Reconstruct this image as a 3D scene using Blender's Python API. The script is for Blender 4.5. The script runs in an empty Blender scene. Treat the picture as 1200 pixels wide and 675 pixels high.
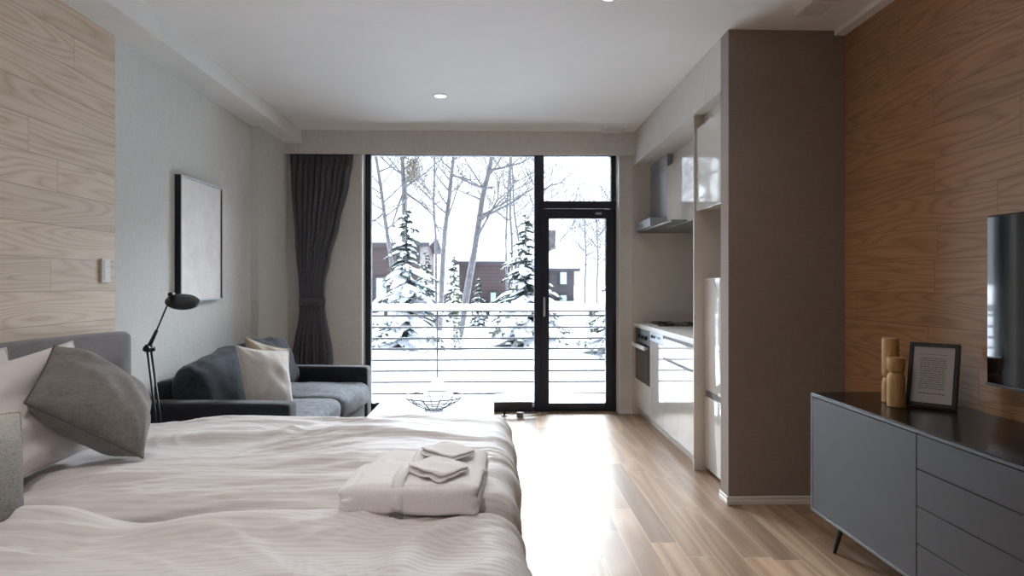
import bpy, bmesh, math, random
from mathutils import Vector, Matrix, noise
sc = bpy.context.scene
COL = sc.collection
PI = math.pi
OFF = {}

# ------------------------------------------------------------------ helpers
def lin(h):
    h = h.lstrip('#'); v = [int(h[i:i+2], 16)/255 for i in (0, 2, 4)]
    return tuple(c/12.92 if c <= .04045 else ((c+.055)/1.055)**2.4 for c in v) + (1,)

def obj(name, bm, mat, parent=None, smooth=None, mods=None):
    """link a bmesh as ONE mesh object; world coordinates are made relative to the parent's origin"""
    off = OFF.get(parent.name, Vector((0, 0, 0))) if parent else None
    if off is not None and off.length > 0:
        bmesh.ops.translate(bm, verts=bm.verts, vec=-off)
    me = bpy.data.meshes.new(name)
    bm.normal_update()
    bm.to_mesh(me); bm.free()
    mats = mat if isinstance(mat, (list, tuple)) else [mat]
    for m in mats: me.materials.append(m)
    if smooth is not None:
        for p in me.polygons: p.use_smooth = True
        if smooth < 3.2:
            try: me.set_sharp_from_angle(angle=smooth)
            except Exception: pass
    o = bpy.data.objects.new(name, me); COL.objects.link(o)
    if parent:
        o.parent = parent
        OFF[o.name] = off if off is not None else Vector((0, 0, 0))
    return o

def tag(o, label, cat, group=None, kind=None):
    o['label'] = label; o['category'] = cat
    if group: o['group'] = group
    if kind: o['kind'] = kind
    return o

def thing(name, label, cat, loc=(0, 0, 0), rz=0, group=None, local=False):
    o = bpy.data.objects.new(name, None); COL.objects.link(o)
    o.empty_display_size = .1
    o.location = loc; o.rotation_euler = (0, 0, rz)
    OFF[o.name] = Vector((0, 0, 0)) if local else Vector(loc)
    return tag(o, label, cat, group)

def struct(name, bm, mat, parent=None, smooth=None):
    o = obj(name, bm, mat, parent, smooth)
    if not parent: o['kind'] = 'structure'
    return o

def B(): return bmesh.new()

def box(bm, x0, x1, y0, y1, z0, z1, bev=0, seg=2, mi=0):
    r = bmesh.ops.create_cube(bm, size=1)
    vs = r['verts']
    bmesh.ops.scale(bm, verts=vs, vec=(abs(x1-x0), abs(y1-y0), abs(z1-z0)))
    bmesh.ops.translate(bm, verts=vs, vec=((x0+x1)/2, (y0+y1)/2, (z0+z1)/2))
    fs = set(f for v in vs for f in v.link_faces)
    for f in fs: f.material_index = mi
    if bev > 0:
        es = list(set(e for v in vs for e in v.link_edges))
        rr = bmesh.ops.bevel(bm, geom=es, offset=bev, segments=seg, affect='EDGES', profile=.5)
        for f in rr['faces']: f.material_index = mi
    return bm

def bx(*a, **k): return box(B(), *a, **k)

def tube(bm, pts, r, n=8, cap=True, closed=False):
    pts = [Vector(p) for p in pts]
    rs = r if isinstance(r, (list, tuple)) else [r]*len(pts)
    rings = []; N = len(pts)
    ref = None
    for i, p in enumerate(pts):
        if closed: t = pts[(i+1) % N]-pts[i-1]
        else: t = (pts[min(i+1, N-1)]-pts[max(i-1, 0)])
        if t.length < 1e-9: t = Vector((0, 0, 1))
        t.normalize()
        if ref is None:
            ref = Vector((0, 0, 1)) if abs(t.z) < .9 else Vector((1, 0, 0))
        a = t.cross(ref)
        if a.length < 1e-5: a = t.orthogonal()
        a.normalize(); b = t.cross(a).normalized(); ref = b.cross(t) if False else ref
        ref = -b if (-b).dot(ref) > 0 else b
        a = t.cross(ref).normalized()
        rings.append([bm.verts.new(p+(a*math.cos(2*PI*k/n)+ref*math.sin(2*PI*k/n))*rs[i]) for k in range(n)])
    M = N if closed else N-1
    for i in range(M):
        A, C = rings[i], rings[(i+1) % N]
        for k in range(n):
            bm.faces.new((A[k], A[(k+1) % n], C[(k+1) % n], C[k]))
    if cap and not closed:
        bm.faces.new(rings[0][::-1]); bm.faces.new(rings[-1])
    return bm

def lathe(bm, prof, c=(0, 0, 0), n=32, cap=True):
    rings = []
    for r, z in prof:
        rings.append([bm.verts.new((c[0]+r*math.cos(2*PI*k/n), c[1]+r*math.sin(2*PI*k/n), c[2]+z)) for k in range(n)])
    for A, C in zip(rings, rings[1:]):
        for k in range(n): bm.faces.new((A[k], A[(k+1) % n], C[(k+1) % n], C[k]))
    if cap:
        bm.faces.new(rings[0][::-1]); bm.faces.new(rings[-1])
    return bm

def poly(bm, pts, mi=0):
    f = bm.faces.new([bm.verts.new(p) for p in pts]); f.material_index = mi; return f

def rbox(dims, r, seg=(12, 12, 6), puff=(0, 0, 0), amp=0, freq=4, seed=0, stretch=(1, 1, 1), fn=None):
    """soft rounded box centred on the origin, with bulging faces and cloth-like noise"""
    bm = B(); h = Vector(dims)/2; vmap = {}
    def put(i, j, k):
        key = (i, j, k)
        if key in vmap: return vmap[key]
        u = Vector((2*i/seg[0]-1, 2*j/seg[1]-1, 2*k/seg[2]-1))
        # crowd the grid towards the edges
        u = Vector([math.sin(c*PI/2)*.55+c*.45 for c in u])
        p = Vector((u.x*h.x, u.y*h.y, u.z*h.z))
        q = Vector([max(-(h[a]-r), min(h[a]-r, p[a])) for a in range(3)])
        d = p-q
        n = d.normalized() if d.length > 1e-9 else Vector((0, 0, 1))
        if d.length > 1e-9: p = q+n*r
        for a in range(3):
            b, c = (a+1) % 3, (a+2) % 3
            f = (1-u[b]**2)*(1-u[c]**2)
            p[a] += puff[a]*f*u[a]
        if amp:
            s = Vector((p.x*stretch[0], p.y*stretch[1], p.z*stretch[2]))*freq+Vector((seed*7.3, seed*3.1, seed*1.7))
            p += n*amp*(noise.noise(s)+.5*noise.noise(s*2.3))
        if fn: p = fn(p, u)
        v = bm.verts.new(p); vmap[key] = v; return v
    a, b, c = seg
    for i in range(a):
        for j in range(b):
            bm.faces.new((put(i, j, 0), put(i, j+1, 0), put(i+1, j+1, 0), put(i+1, j, 0)))
            bm.faces.new((put(i, j, c), put(i+1, j, c), put(i+1, j+1, c), put(i, j+1, c)))
    for i in range(a):
        for k in range(c):
            bm.faces.new((put(i, 0, k), put(i+1, 0, k), put(i+1, 0, k+1), put(i, 0, k+1)))
            bm.faces.new((put(i, b, k), put(i, b, k+1), put(i+1, b, k+1), put(i+1, b, k)))
    for j in range(b):
        for k in range(c):
            bm.faces.new((put(0, j, k), put(0, j, k+1), put(0, j+1, k+1), put(0, j+1, k)))
            bm.faces.new((put(a, j, k), put(a, j+1, k), put(a, j+1, k+1), put(a, j, k+1)))
    return bm

def move(bm, loc, rot=None):
    if rot is not None: bmesh.ops.transform(bm, matrix=rot, verts=bm.verts)
    bmesh.ops.translate(bm, verts=bm.verts, vec=loc)
    return bm

def cushion(corners, T, seed=0, n=26, pinch=.05, wr=.006, nflip=1, ripple=6, full=.62):
    """pillow between four corners TL,TR,BR,BL; two cloth faces meeting at a seam. returns (body, seam points)"""
    TL, TR, BR, BL = [Vector(c) for c in corners]
    N = ((TR-TL)+(BR-BL)).cross((BL-TL)+(BR-TR)).normalized()*nflip
    bm = B()
    def P(u, v, s):
        a, b = u, v
        a2 = a*(1-pinch*(1-b*b)); b2 = b*(1-pinch*(1-a*a))
        s1, t1 = (a2+1)/2, (b2+1)/2
        p = TL*(1-s1)*(1-t1)+TR*s1*(1-t1)+BR*s1*t1+BL*(1-s1)*t1
        w = max(0, 1-abs(a)**2.6)**full*max(0, 1-abs(b)**2.6)**full
        q = T*w*s
        if w > 0:
            nn = noise.noise(Vector((a*2.2+seed*5, b*2.2-seed*3, s*4)))*wr*1.6
            # creases running out of the corners
            ang = math.atan2(abs(b)-.98, abs(a)-.98)
            rr = math.hypot(abs(a)-1, abs(b)-1)
            cr = math.sin(ang*ripple*2+seed*1.3+(a > 0)*2+(b > 0)*3)*math.exp(-rr*2.2)
            q += (nn+cr*wr*.9)*min(1, w*2.2)*s
        return p+N*q
    grid = {}
    for s in (1, -1):
        for i in range(n+1):
            for j in range(n+1):
                u, v = -math.cos(PI*i/n)*.55+(2*i/n-1)*.45, -math.cos(PI*j/n)*.55+(2*j/n-1)*.45
                edge = i in (0, n) or j in (0, n)
                if edge and s == -1: grid[(i, j, -1)] = grid[(i, j, 1)]; continue
                grid[(i, j, s)] = bm.verts.new(P(u, v, s))
        for i in range(n):
            for j in range(n):
                q = [grid[(i, j, s)], grid[(i+1, j, s)], grid[(i+1, j+1, s)], grid[(i, j+1, s)]]
                bm.faces.new(q if s < 0 else q[::-1])
    seam = []
    for i in range(n): seam.append(grid[(i, 0, 1)].co.copy())
    for j in range(n): seam.append(grid[(n, j, 1)].co.copy())
    for i in range(n, 0, -1): seam.append(grid[(i, n, 1)].co.copy())
    for j in range(n, 0, -1): seam.append(grid[(0, j, 1)].co.copy())
    bmesh.ops.recalc_face_normals(bm, faces=bm.faces)
    return bm, seam

# ------------------------------------------------------------------ materials
def mat(name):
    m = bpy.data.materials.new(name); m.use_nodes = True
    nt = m.node_tree; nt.nodes.clear()
    out = nt.nodes.new('ShaderNodeOutputMaterial')
    b = nt.nodes.new('ShaderNodeBsdfPrincipled')
    nt.links.new(b.outputs[0], out.inputs[0])
    return m, nt, b
def nd(nt, t, **k):
    n = nt.nodes.new('ShaderNode'+t)
    for a, v in k.items():
        if a.startswith('i_'):
            n.inputs[a[2:].replace('_', ' ')].default_value = v
        else: setattr(n, a, v)
    return n
def lk(nt, a, b): nt.links.new(a, b)
def math_(nt, op, a, b=None, c=None, clamp=False):
    n = nt.nodes.new('ShaderNodeMath'); n.operation = op; n.use_clamp = clamp
    for i, v in enumerate((a, b, c)):
        if v is None: continue
        if isinstance(v, (int, float)): n.inputs[i].default_value = v
        else: nt.links.new(v, n.inputs[i])
    return n.outputs[0]
def mixc(nt, fac, a, b, mode='MIX'):
    n = nt.nodes.new('ShaderNodeMix'); n.data_type = 'RGBA'; n.blend_type = mode
    ins = [n.inputs[0], n.inputs[6], n.inputs[7]]
    for s, v in zip(ins, (fac, a, b)):
        if isinstance(v, (int, float, tuple)): s.default_value = v
        else: nt.links.new(v, s)
    return n.outputs[2]
def ramp(nt, fac, stops):
    n = nt.nodes.new('ShaderNodeValToRGB')
    e = n.color_ramp.elements
    while len(e) < len(stops): e.new(.5)
    for el, (p, c) in zip(e, stops): el.position = p; el.color = c
    lk(nt, fac, n.inputs[0]); return n.outputs[0]
def coords(nt, scale=(1, 1, 1), kind='Object'):
    t = nd(nt, 'TexCoord'); m = nd(nt, 'Mapping'); m.inputs['Scale'].default_value = scale
    lk(nt, t.outputs[kind], m.inputs[0]); return m.outputs[0]
def noise_(nt, vec, scale, detail=3, rough=.5):
    n = nd(nt, 'TexNoise'); n.inputs['Scale'].default_value = scale; n.inputs['Detail'].default_value = detail
    n.inputs['Roughness'].default_value = rough
    lk(nt, vec, n.inputs['Vector']); return n.outputs['Fac']
def bump(nt, b, h, strength=.3, dist=.01):
    n = nd(nt, 'Bump'); n.inputs['Strength'].default_value = strength; n.inputs['Distance'].default_value = dist
    lk(nt, h, n.inputs['Height']); lk(nt, n.outputs[0], b.inputs['Normal'])

def plain(name, c, rough=.5, metal=0, spec=.5, coat=0, vary=0, vscale=6):
    m, nt, b = mat(name)
    if vary:
        f = noise_(nt, coords(nt), vscale, 4)
        a = lin(c); d = tuple(x*(1-vary) for x in a[:3])+(1,); u = tuple(min(1, x*(1+vary)) for x in a[:3])+(1,)
        lk(nt, ramp(nt, f, [(.3, d), (.7, u)]), b.inputs['Base Color'])
    else: b.inputs['Base Color'].default_value = lin(c)
    b.inputs['Roughness'].default_value = rough; b.inputs['Metallic'].default_value = metal
    b.inputs['Specular IOR Level'].default_value = spec; b.inputs['Coat Weight'].default_value = coat
    b.inputs['Coat Roughness'].default_value = .03
    return m

def fabric(name, c, c2=None, scale=350, rough=.9, bstr=.25, mottled=.12, sheen=.2, stretch=(1, 1, 1), mscale=9):
    m, nt, b = mat(name)
    co = coords(nt)
    a = lin(c); d = lin(c2) if c2 else tuple(x*.72 for x in a[:3])+(1,)
    wx = noise_(nt, coords(nt, (1, 1, .12)), scale, 2); wy = noise_(nt, coords(nt, (.12, .12, 1)), scale, 2)
    w = math_(nt, 'MULTIPLY_ADD', math_(nt, 'ADD', wx, wy), .5, 0)
    big = noise_(nt, coords(nt, stretch), mscale, 4, .6)
    f = math_(nt, 'ADD', math_(nt, 'MULTIPLY', w, .8), math_(nt, 'MULTIPLY', big, mottled*3))
    lk(nt, ramp(nt, f, [(.25+mottled, d), (.6+mottled*1.5, a)]), b.inputs['Base Color'])
    b.inputs['Roughness'].default_value = rough; b.inputs['Sheen Weight'].default_value = sheen
    b.inputs['Sheen Roughness'].default_value = .5
    b.inputs['Specular IOR Level'].default_value = .2
    bump(nt, b, w, bstr, .002)
    return m

def wallpaper(name, c, d=.06):
    m, nt, b = mat(name)
    a = lin(c)
    w = math_(nt, 'MULTIPLY', math_(nt, 'ADD', noise_(nt, coords(nt, (1, 1, .08)), 160, 2), noise_(nt, coords(nt, (.08, .08, 1)), 160, 2)), .5)
    big = noise_(nt, coords(nt), 2.5, 3)
    f = math_(nt, 'ADD', math_(nt, 'MULTIPLY', w, .75), math_(nt, 'MULTIPLY', big, .25))
    lk(nt, ramp(nt, f, [(.36, tuple(x*(1-d*1.6) for x in a[:3])+(1,)), (.62, tuple(x*(1+d) for x in a[:3])+(1,))]), b.inputs['Base Color'])
    b.inputs['Roughness'].default_value = .85; b.inputs['Specular IOR Level'].default_value = .25
    bump(nt, b, w, .15, .002)
    return m

def wood_boards(name, light, mid, dark, rough=.45, seam=.0016, seamcol='#4a3a2c', tone=.25, ring=13, grain=.5, spec=.5, bst=.12, su=.42, sv=5.2, sharp=1.6, sfac=.8):
    """boards: reads the uv pair (distance from each edge) and the board number stored on the mesh"""
    m, nt, b = mat(name)
    u1 = nd(nt, 'UVMap'); u1.uv_map = 'a'; u2 = nd(nt, 'UVMap'); u2.uv_map = 'b'
    at = nd(nt, 'Attribute'); at.attribute_name = 'pid'
    s1 = nd(nt, 'SeparateXYZ'); lk(nt, u1.outputs[0], s1.inputs[0])
    s2 = nd(nt, 'SeparateXYZ'); lk(nt, u2.outputs[0], s2.inputs[0])
    pid = at.outputs['Fac']
    def vec(sx, sy, k):
        c = nd(nt, 'CombineXYZ')
        lk(nt, math_(nt, 'MULTIPLY_ADD', s1.outputs[0], sx, math_(nt, 'MULTIPLY', pid, 91.7)), c.inputs[0])
        lk(nt, math_(nt, 'MULTIPLY', s1.outputs[1], sy), c.inputs[1])
        lk(nt, math_(nt, 'MULTIPLY', pid, k), c.inputs[2])
        return c.outputs[0]
    big = noise_(nt, vec(su, sv, 33), 1, 1.6, .4)
    rings = math_(nt, 'PINGPONG', math_(nt, 'MULTIPLY', big, ring), .5)
    rings = math_(nt, 'MULTIPLY', rings, 2)
    rings = math_(nt, 'POWER', rings, sharp)
    b.inputs['Specular IOR Level'].default_value = spec
    fib = noise_(nt, vec(6, 260, 17), 1, 3, .6)
    f2 = noise_(nt, vec(2.2, 60, 7), 1, 3, .6)
    f = math_(nt, 'ADD', math_(nt, 'MULTIPLY', rings, grain), math_(nt, 'ADD', math_(nt, 'MULTIPLY', fib, .35), math_(nt, 'MULTIPLY', f2, .35)))
    col = ramp(nt, f, [(.15, lin(dark)), (.45, lin(mid)), (.85, lin(light))])
    wn = nd(nt, 'TexWhiteNoise'); wn.noise_dimensions = '1D'; lk(nt, math_(nt, 'MULTIPLY', pid, 517.3), wn.inputs['W'])
    br = math_(nt, 'MULTIPLY_ADD', wn.outputs['Value'], tone, 1-tone*.6)
    hsv = nd(nt, 'HueSaturation'); lk(nt, col, hsv.inputs['Color']); lk(nt, br, hsv.inputs['Value'])
    e = math_(nt, 'MINIMUM', math_(nt, 'MINIMUM', s1.outputs[0], s1.outputs[1]), math_(nt, 'MINIMUM', s2.outputs[0], s2.outputs[1]))
    sm = math_(nt, 'LESS_THAN', e, seam)
    c = mixc(nt, math_(nt, 'MULTIPLY', sm, sfac), hsv.outputs[0], lin(seamcol))
    lk(nt, c, b.inputs['Base Color'])
    lk(nt, math_(nt, 'MULTIPLY_ADD', f2, .16, rough-.08), b.inputs['Roughness'])
    bump(nt, b, math_(nt, 'SUBTRACT', math_(nt, 'MULTIPLY', f, .4), math_(nt, 'MULTIPLY', sm, 1.5)), bst, .002)
    return m

def wood_solid(name, light, dark, rough=.5):
    m, nt, b = mat(name)
    big = noise_(nt, coords(nt, (1, 1, .12)), 22, 2)
    rings = math_(nt, 'PINGPONG', math_(nt, 'MULTIPLY', big, 9), .5)
    fib = noise_(nt, coords(nt, (1, 1, .05)), 260, 3)
    f = math_(nt, 'ADD', math_(nt, 'MULTIPLY', rings, .7), math_(nt, 'MULTIPLY', fib, .6))
    lk(nt, ramp(nt, f, [(.2, lin(dark)), (.7, lin(light))]), b.inputs['Base Color'])
    b.inputs['Roughness'].default_value = rough
    return m

M = {}
M['ceiling'] = plain('ceiling paint', '#f1f0ee', .8, vary=.015, vscale=3)
M['wall'] = wallpaper('greige wallpaper', '#d2cdc7')
M['wallgreen'] = wallpaper('pale grey wallpaper', '#dadad6')
M['taupe'] = wallpaper('taupe wallpaper', '#978b85')
M['beam'] = plain('beam paint', '#e9e9e6', .8, vary=.02)
M['white'] = plain('white trim paint', '#e2e0dc', .45)
M['woodL'] = wood_boards('light oak cladding', '#d8c6b0', '#c6b094', '#957a5e', rough=.5, seamcol='#6b5238', tone=.09, ring=17, grain=.55, su=.7, sv=6.5, sharp=.55, sfac=.55)
M['woodR'] = wood_boards('warm oak cladding', '#a9815c', '#956c49', '#684831', rough=.42, seamcol='#4b3624', tone=.09, ring=17, grain=.55, su=.7, sv=6.5, sharp=.55, sfac=.55)
M['floor'] = wood_boards('oak floor boards', '#b89c84', '#a2866e', '#826853', rough=.40, spec=.3, seamcol='#cdb69f', tone=.55, ring=7, grain=.4, bst=.06)
M['duvet'] = None
M['black'] = plain('black powder coat', '#101014', .45)
M['frame'] = plain('window frame navy black', '#191c2b', .4)
M['blackgloss'] = plain('black gloss', '#07070a', .12)
M['steel'] = plain('brushed steel', '#b9bdc4', .28, metal=.9)
M['hoodsteel'] = plain('hood painted metal', '#a9adb6', .3, metal=.5)
M['gloss'] = plain('white gloss lacquer', '#e0dcd5', .06, coat=1)
M['melamine'] = plain('cream melamine', '#cdc5bb', .25, vary=.02)
M['counter'] = plain('white worktop', '#ebe8e4', .2)
M['sofa'] = fabric('charcoal velvet', '#363b45', '#14171e', scale=300, mottled=.26, sheen=.12, mscale=22)
M['sofadark'] = fabric('dark sofa frame fabric', '#23262f', '#14161c', scale=300, mottled=.1, sheen=.3)
M['seat'] = fabric('slate chenille', '#767a80', '#3f434a', scale=260, mottled=.28, sheen=.15, mscale=24)
M['headboard'] = fabric('mauve grey suede', '#736d6e', '#575152', scale=420, mottled=.16, sheen=.4, bstr=.1)
M['greycush'] = fabric('grey linen', '#8a8583', '#625e5b', scale=260, mottled=.16)
M['palecush'] = fabric('pale stone linen', '#d2cbc5', '#aca59e', scale=300, mottled=.12)
M['tancush'] = fabric('tan linen', '#bcae9b', '#978a79', scale=300, mottled=.12)
M['pillow'] = fabric('white pillow cotton', '#ddd6d4', '#cec7c6', scale=500, mottled=.04, sheen=.1, bstr=.08)
def terry():
    m, nt, b = mat('white terry')
    n = noise_(nt, coords(nt), 330, 3, .7)
    lk(nt, ramp(nt, n, [(.3, lin('#eae6e6')), (.6, lin('#fbf9fa'))]), b.inputs['Base Color'])
    b.inputs['Roughness'].default_value = .95; b.inputs['Sheen Weight'].default_value = .15
    bump(nt, b, n, .25, .002); return m
M['towel'] = terry()
M['curtain'] = fabric('charcoal curtain', '#66666c', '#45454c', scale=380, mottled=.05, sheen=.3, stretch=(1, 1, .2))
M['sbfront'] = plain('blue grey lacquer', '#424246', .5, vary=.03)
M['sbedge'] = plain('grey lacquer edge', '#5b5d63', .4)
M['sbtop'] = plain('dark brown black top', '#1c1716', .22, vary=.1)
M['figure'] = wood_solid('turned beech', '#c9a06b', '#a87c4b', .5)
M['paper'] = plain('paper', '#d9d2cd', .7)
M['ink'] = plain('ink', '#57524f', .8)
M['silver'] = plain('silver frame', '#a7aaad', .35, metal=.4)
M['snow'] = plain('snow', '#cfd3da', .8, vary=.02, vscale=3)
M['bark'] = plain('pale bark', '#545255', .9, vary=.35, vscale=14)
M['needle'] = plain('spruce needles', '#2e3a33', .8, vary=.3, vscale=8)
M['shrub'] = plain('olive shrub leaf', '#45462a', .8, vary=.3, vscale=20)
M['rail'] = plain('railing metal', '#0c0c0f', .6)
M['grey'] = plain('grey plastic', '#6e6e6c', .5)
M['whiteplastic'] = plain('white plastic', '#dcdcda', .35)
M['lampblack'] = plain('lamp black', '#0d0d0f', .4)
M['tablewhite'] = plain('white table lacquer', '#c2c5cb', .6, spec=.2)
M['wire'] = plain('dark wire', '#2b2427', .4, metal=.6)

def cladding(name, c1, c2, horizontal=True, sc_=7):
    m, nt, b = mat(name)
    t = nd(nt, 'TexCoord'); s = nd(nt, 'SeparateXYZ'); lk(nt, t.outputs['Object'], s.inputs[0])
    w = math_(nt, 'FRACT', math_(nt, 'MULTIPLY', s.outputs[2 if horizontal else 0], sc_))
    g = math_(nt, 'LESS_THAN', w, .12)
    n = noise_(nt, coords(nt), 3, 4)
    c = ramp(nt, n, [(.3, lin(c1)), (.7, lin(c2))])
    lk(nt, mixc(nt, math_(nt, 'MULTIPLY', g, .6), c, lin('#1c1716')), b.inputs['Base Color'])
    b.inputs['Roughness'].default_value = .85
    return m
M['house'] = cladding('brown house boards', '#403537', '#4a3b3b')
M['housegrey'] = cladding('grey house boards', '#3b373b', '#433e42')
M['stone'] = plain('chimney stone', '#4a4643', .9, vary=.45, vscale=5)

def duvet_mat():
    m, nt, b = mat('satin stripe cotton')
    t = nd(nt, 'TexCoord'); s = nd(nt, 'SeparateXYZ'); lk(nt, t.outputs['UV'], s.inputs[0])
    w = math_(nt, 'PINGPONG', math_(nt, 'MULTIPLY', s.outputs[1], 42), .5)
    st = math_(nt, 'SMOOTH_MIN', math_(nt, 'MULTIPLY', math_(nt, 'SUBTRACT', w, .15), 8), 1, .1)
    st = math_(nt, 'MAXIMUM', st, 0)
    lk(nt, mixc(nt, st, lin('#d3cdcc'), lin('#dcd6d5')), b.inputs['Base Color'])
    lk(nt, math_(nt, 'MULTIPLY_ADD', st, -.22, .75), b.inputs['Roughness'])
    b.inputs['Sheen Weight'].default_value = .15
    bump(nt, b, math_(nt, 'ADD', math_(nt, 'MULTIPLY', st, .5), noise_(nt, coords(nt), 400, 2)), .12, .002)
    return m
M['duvet'] = duvet_mat()

def ombre_mat():
    m, nt, b = mat('woven ombre cushion')
    t = nd(nt, 'TexCoord'); s = nd(nt, 'SeparateXYZ'); lk(nt, t.outputs['Object'], s.inputs[0])
    n = noise_(nt, coords(nt, (1, 1, .6)), 90, 4)
    w = math_(nt, 'ADD', noise_(nt, coords(nt, (.15, .15, 1)), 300, 2), noise_(nt, coords(nt, (1, 1, .1)), 300, 2))
    f = math_(nt, 'ADD', math_(nt, 'MULTIPLY_ADD', s.outputs[2], 3.6, .22), math_(nt, 'MULTIPLY', n, .35))
    c = ramp(nt, f, [(.1, lin('#4a4848')), (.55, lin('#807d79')), (.95, lin('#bab5ab'))])
    lk(nt, mixc(nt, math_(nt, 'MULTIPLY', w, .35), c, lin('#c9c6be')), b.inputs['Base Color'])
    b.inputs['Roughness'].default_value = .95
    bump(nt, b, w, .8, .004)
    return m
M['ombre'] = ombre_mat()

def art_mat():
    m, nt, b = mat('faded abstract print')
    n = noise_(nt, coords(nt, (1, 2, 2)), 2.2, 5, .65); n2 = noise_(nt, coords(nt), 26, 4, .7)
    c = ramp(nt, n, [(.3, lin('#d3c9c4')), (.48, lin('#e2dad5')), (.62, lin('#e9e3de')), (.75, lin('#d6c9c1'))])
    lk(nt, mixc(nt, math_(nt, 'MULTIPLY', n2, .3), c, lin('#b9b0aa')), b.inputs['Base Color'])
    b.inputs['Roughness'].default_value = .35
    return m
M['art'] = art_mat()

def glass_mat(name, tint=(1, 1, 1, 1), ior=1.45, amt=1.0):
    m = bpy.data.materials.new(name); m.use_nodes = True
    nt = m.node_tree; nt.nodes.clear()
    out = nd(nt, 'OutputMaterial'); tr = nd(nt, 'BsdfTransparent'); gl = nd(nt, 'BsdfGlossy'); mx = nd(nt, 'MixShader'); fr = nd(nt, 'Fresnel')
    tr.inputs[0].default_value = tint; gl.inputs['Roughness'].default_value = .0; fr.inputs[0].default_value = ior
    lk(nt, math_(nt, 'MULTIPLY', fr.outputs[0], amt), mx.inputs[0]); lk(nt, tr.outputs[0], mx.inputs[1]); lk(nt, gl.outputs[0], mx.inputs[2]); lk(nt, mx.outputs[0], out.inputs[0])
    return m
M['glass'] = glass_mat('window glass', (.97, .98, .98, 1))
M['glassdark'] = glass_mat('pale house window', (.9, .95, 1, 1))

def emis(name, c, s):
    m = bpy.data.materials.new(name); m.use_nodes = True
    nt = m.node_tree; nt.nodes.clear(); out = nd(nt, 'OutputMaterial'); e = nd(nt, 'Emission')
    e.inputs[0].default_value = c; e.inputs[1].default_value = s; lk(nt, e.outputs[0], out.inputs[0]); return m
M['lamp'] = emis('downlight diffuser', (1, .95, .88, 1), 6)
M['screen'] = plain('tv screen', '#0b0d12', .06, coat=1)

# ------------------------------------------------------------------ dimensions
XL, XL2, XR = -2.03, -1.965, 2.0
YW, YB = 6.2, -2.6
ZC = 2.69
XK = 1.322          # kitchen plane
YC = 3.64           # partition face

# ------------------------------------------------------------------ boards
def boards(u_rng, rows, place, rnd, length=1.8, joints=None, vary=.3):
    """one mesh of boards. rows: list of (v0,v1). place(u,v)->world. joints: {row index:[u,...]} forces end joints"""
    bm = B(); la = bm.loops.layers.uv.new('a'); lb = bm.loops.layers.uv.new('b'); pl = bm.faces.layers.float.new('pid')
    pid = 0
    for ri, (v0, v1) in enumerate(rows):
        cuts = []
        if joints and ri in joints:
            base = joints[ri][0]; cuts = list(joints[ri])
            x = min(cuts)-length
            while x > u_rng[0]: cuts.append(x); x -= length
            x = max(cuts)+length
            while x < u_rng[1]: cuts.append(x); x += length
        else:
            x = u_rng[0]+rnd.random()*length
            while x < u_rng[1]:
                cuts.append(x); x += length*(1+vary*(rnd.random()-.5))
        cs = [u_rng[0]]+sorted(c for c in cuts if u_rng[0]+.02 < c < u_rng[1]-.02)+[u_rng[1]]
        for a, c in zip(cs, cs[1:]):
            pts = [(a, v0), (c, v0), (c, v1), (a, v1)]
            vs = [bm.verts.new(place(*p)) for p in pts]
            f = bm.faces.new(vs); pid += 1; f[pl] = (pid*.6180339) % 1.0
            for lp, p in zip(f.loops, pts):
                lp[la].uv = (p[0]-a, p[1]-v0); lp[lb].uv = (c-p[0], v1-p[1])
    return bm

rnd = random.Random(4)
# floor
W0 = .1272
rows = [(.2434+k*W0, .2434+(k+1)*W0) for k in range(-18, 14)]
def rowi(x): return int(math.floor((x-.2434)/W0))+18
fj = {rowi(.31): [3.56], rowi(.18): [3.16], rowi(.56): [3.26], rowi(.43): [2.94], rowi(.69): [3.58], rowi(1.07): [3.60, 4.15], rowi(1.2): [2.93]}
struct('floor', boards((YB, YW+.25), rows, lambda u, v: (v, u, 0), rnd, 1.35, fj), M['floor'])
# subfloor slab keeps the floor from being paper thin
struct('floor_slab', bx(XL-.2, XR+.2, YB-.1, YW+.25, -.12, -.002), M['melamine'])
# ceiling
struct('ceiling', bx(XL-.15, XR+.15, YB-.1, YW+.2, ZC, ZC+.1), M['ceiling'])
# walls
wl = struct('wall_left', bx(XL-.12, XL, YB, 5.45, 0, ZC), M['wallgreen'])
struct('wall_left_far', bx(XL-.12, XL2, 5.45, YW, 0, ZC), M['wallgreen'])
rowsL = [(1.215+.152*k, 1.215+.152*(k+1)) for k in range(-8, 10)]
rowsL = [(max(0, a), min(2.565, c)) for a, c in rowsL if c > 0.02 and a < 2.565]
def ri(z): return [i for i, (a, c) in enumerate(rowsL) if a <= z < c][0]
jl = {ri(1.29): [3.0], ri(1.9): [2.86], ri(2.35): [3.166], ri(1.14): [2.2], ri(1.6): [1.9]}
pb = boards((YB, 3.5), rowsL, lambda u, v: (XL+.012, u, v), random.Random(8), 1.82, jl)
bmesh.ops.reverse_faces(pb, faces=pb.faces)
box(pb, XL, XL+.0118, YB, 3.5, 0, 2.565)
o = obj('wood_cladding', pb, M['woodL'], wl)
struct('wall_right', bx(XR, XR+.12, YB, YW, 0, ZC), M['wall'])
rowsR = [(1.207+.152*k, 1.207+.152*(k+1)) for k in range(-8, 10)]
rowsR = [(max(0, a), min(ZC, c)) for a, c in rowsR if c > 0.02 and a < ZC]
def rr_(z): return [i for i, (a, c) in enumerate(rowsR) if a <= z < c][0]
jr = {rr_(1.58): [2.517], rr_(.83): [2.617], rr_(1.0): [2.927], rr_(2.36): [3.231], rr_(1.88): [2.405], rr_(1.2): [1.7]}
pb = boards((YB, YC), rowsR, lambda u, v: (XR-.01, u, v), random.Random(12), 1.82, jr)
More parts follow.
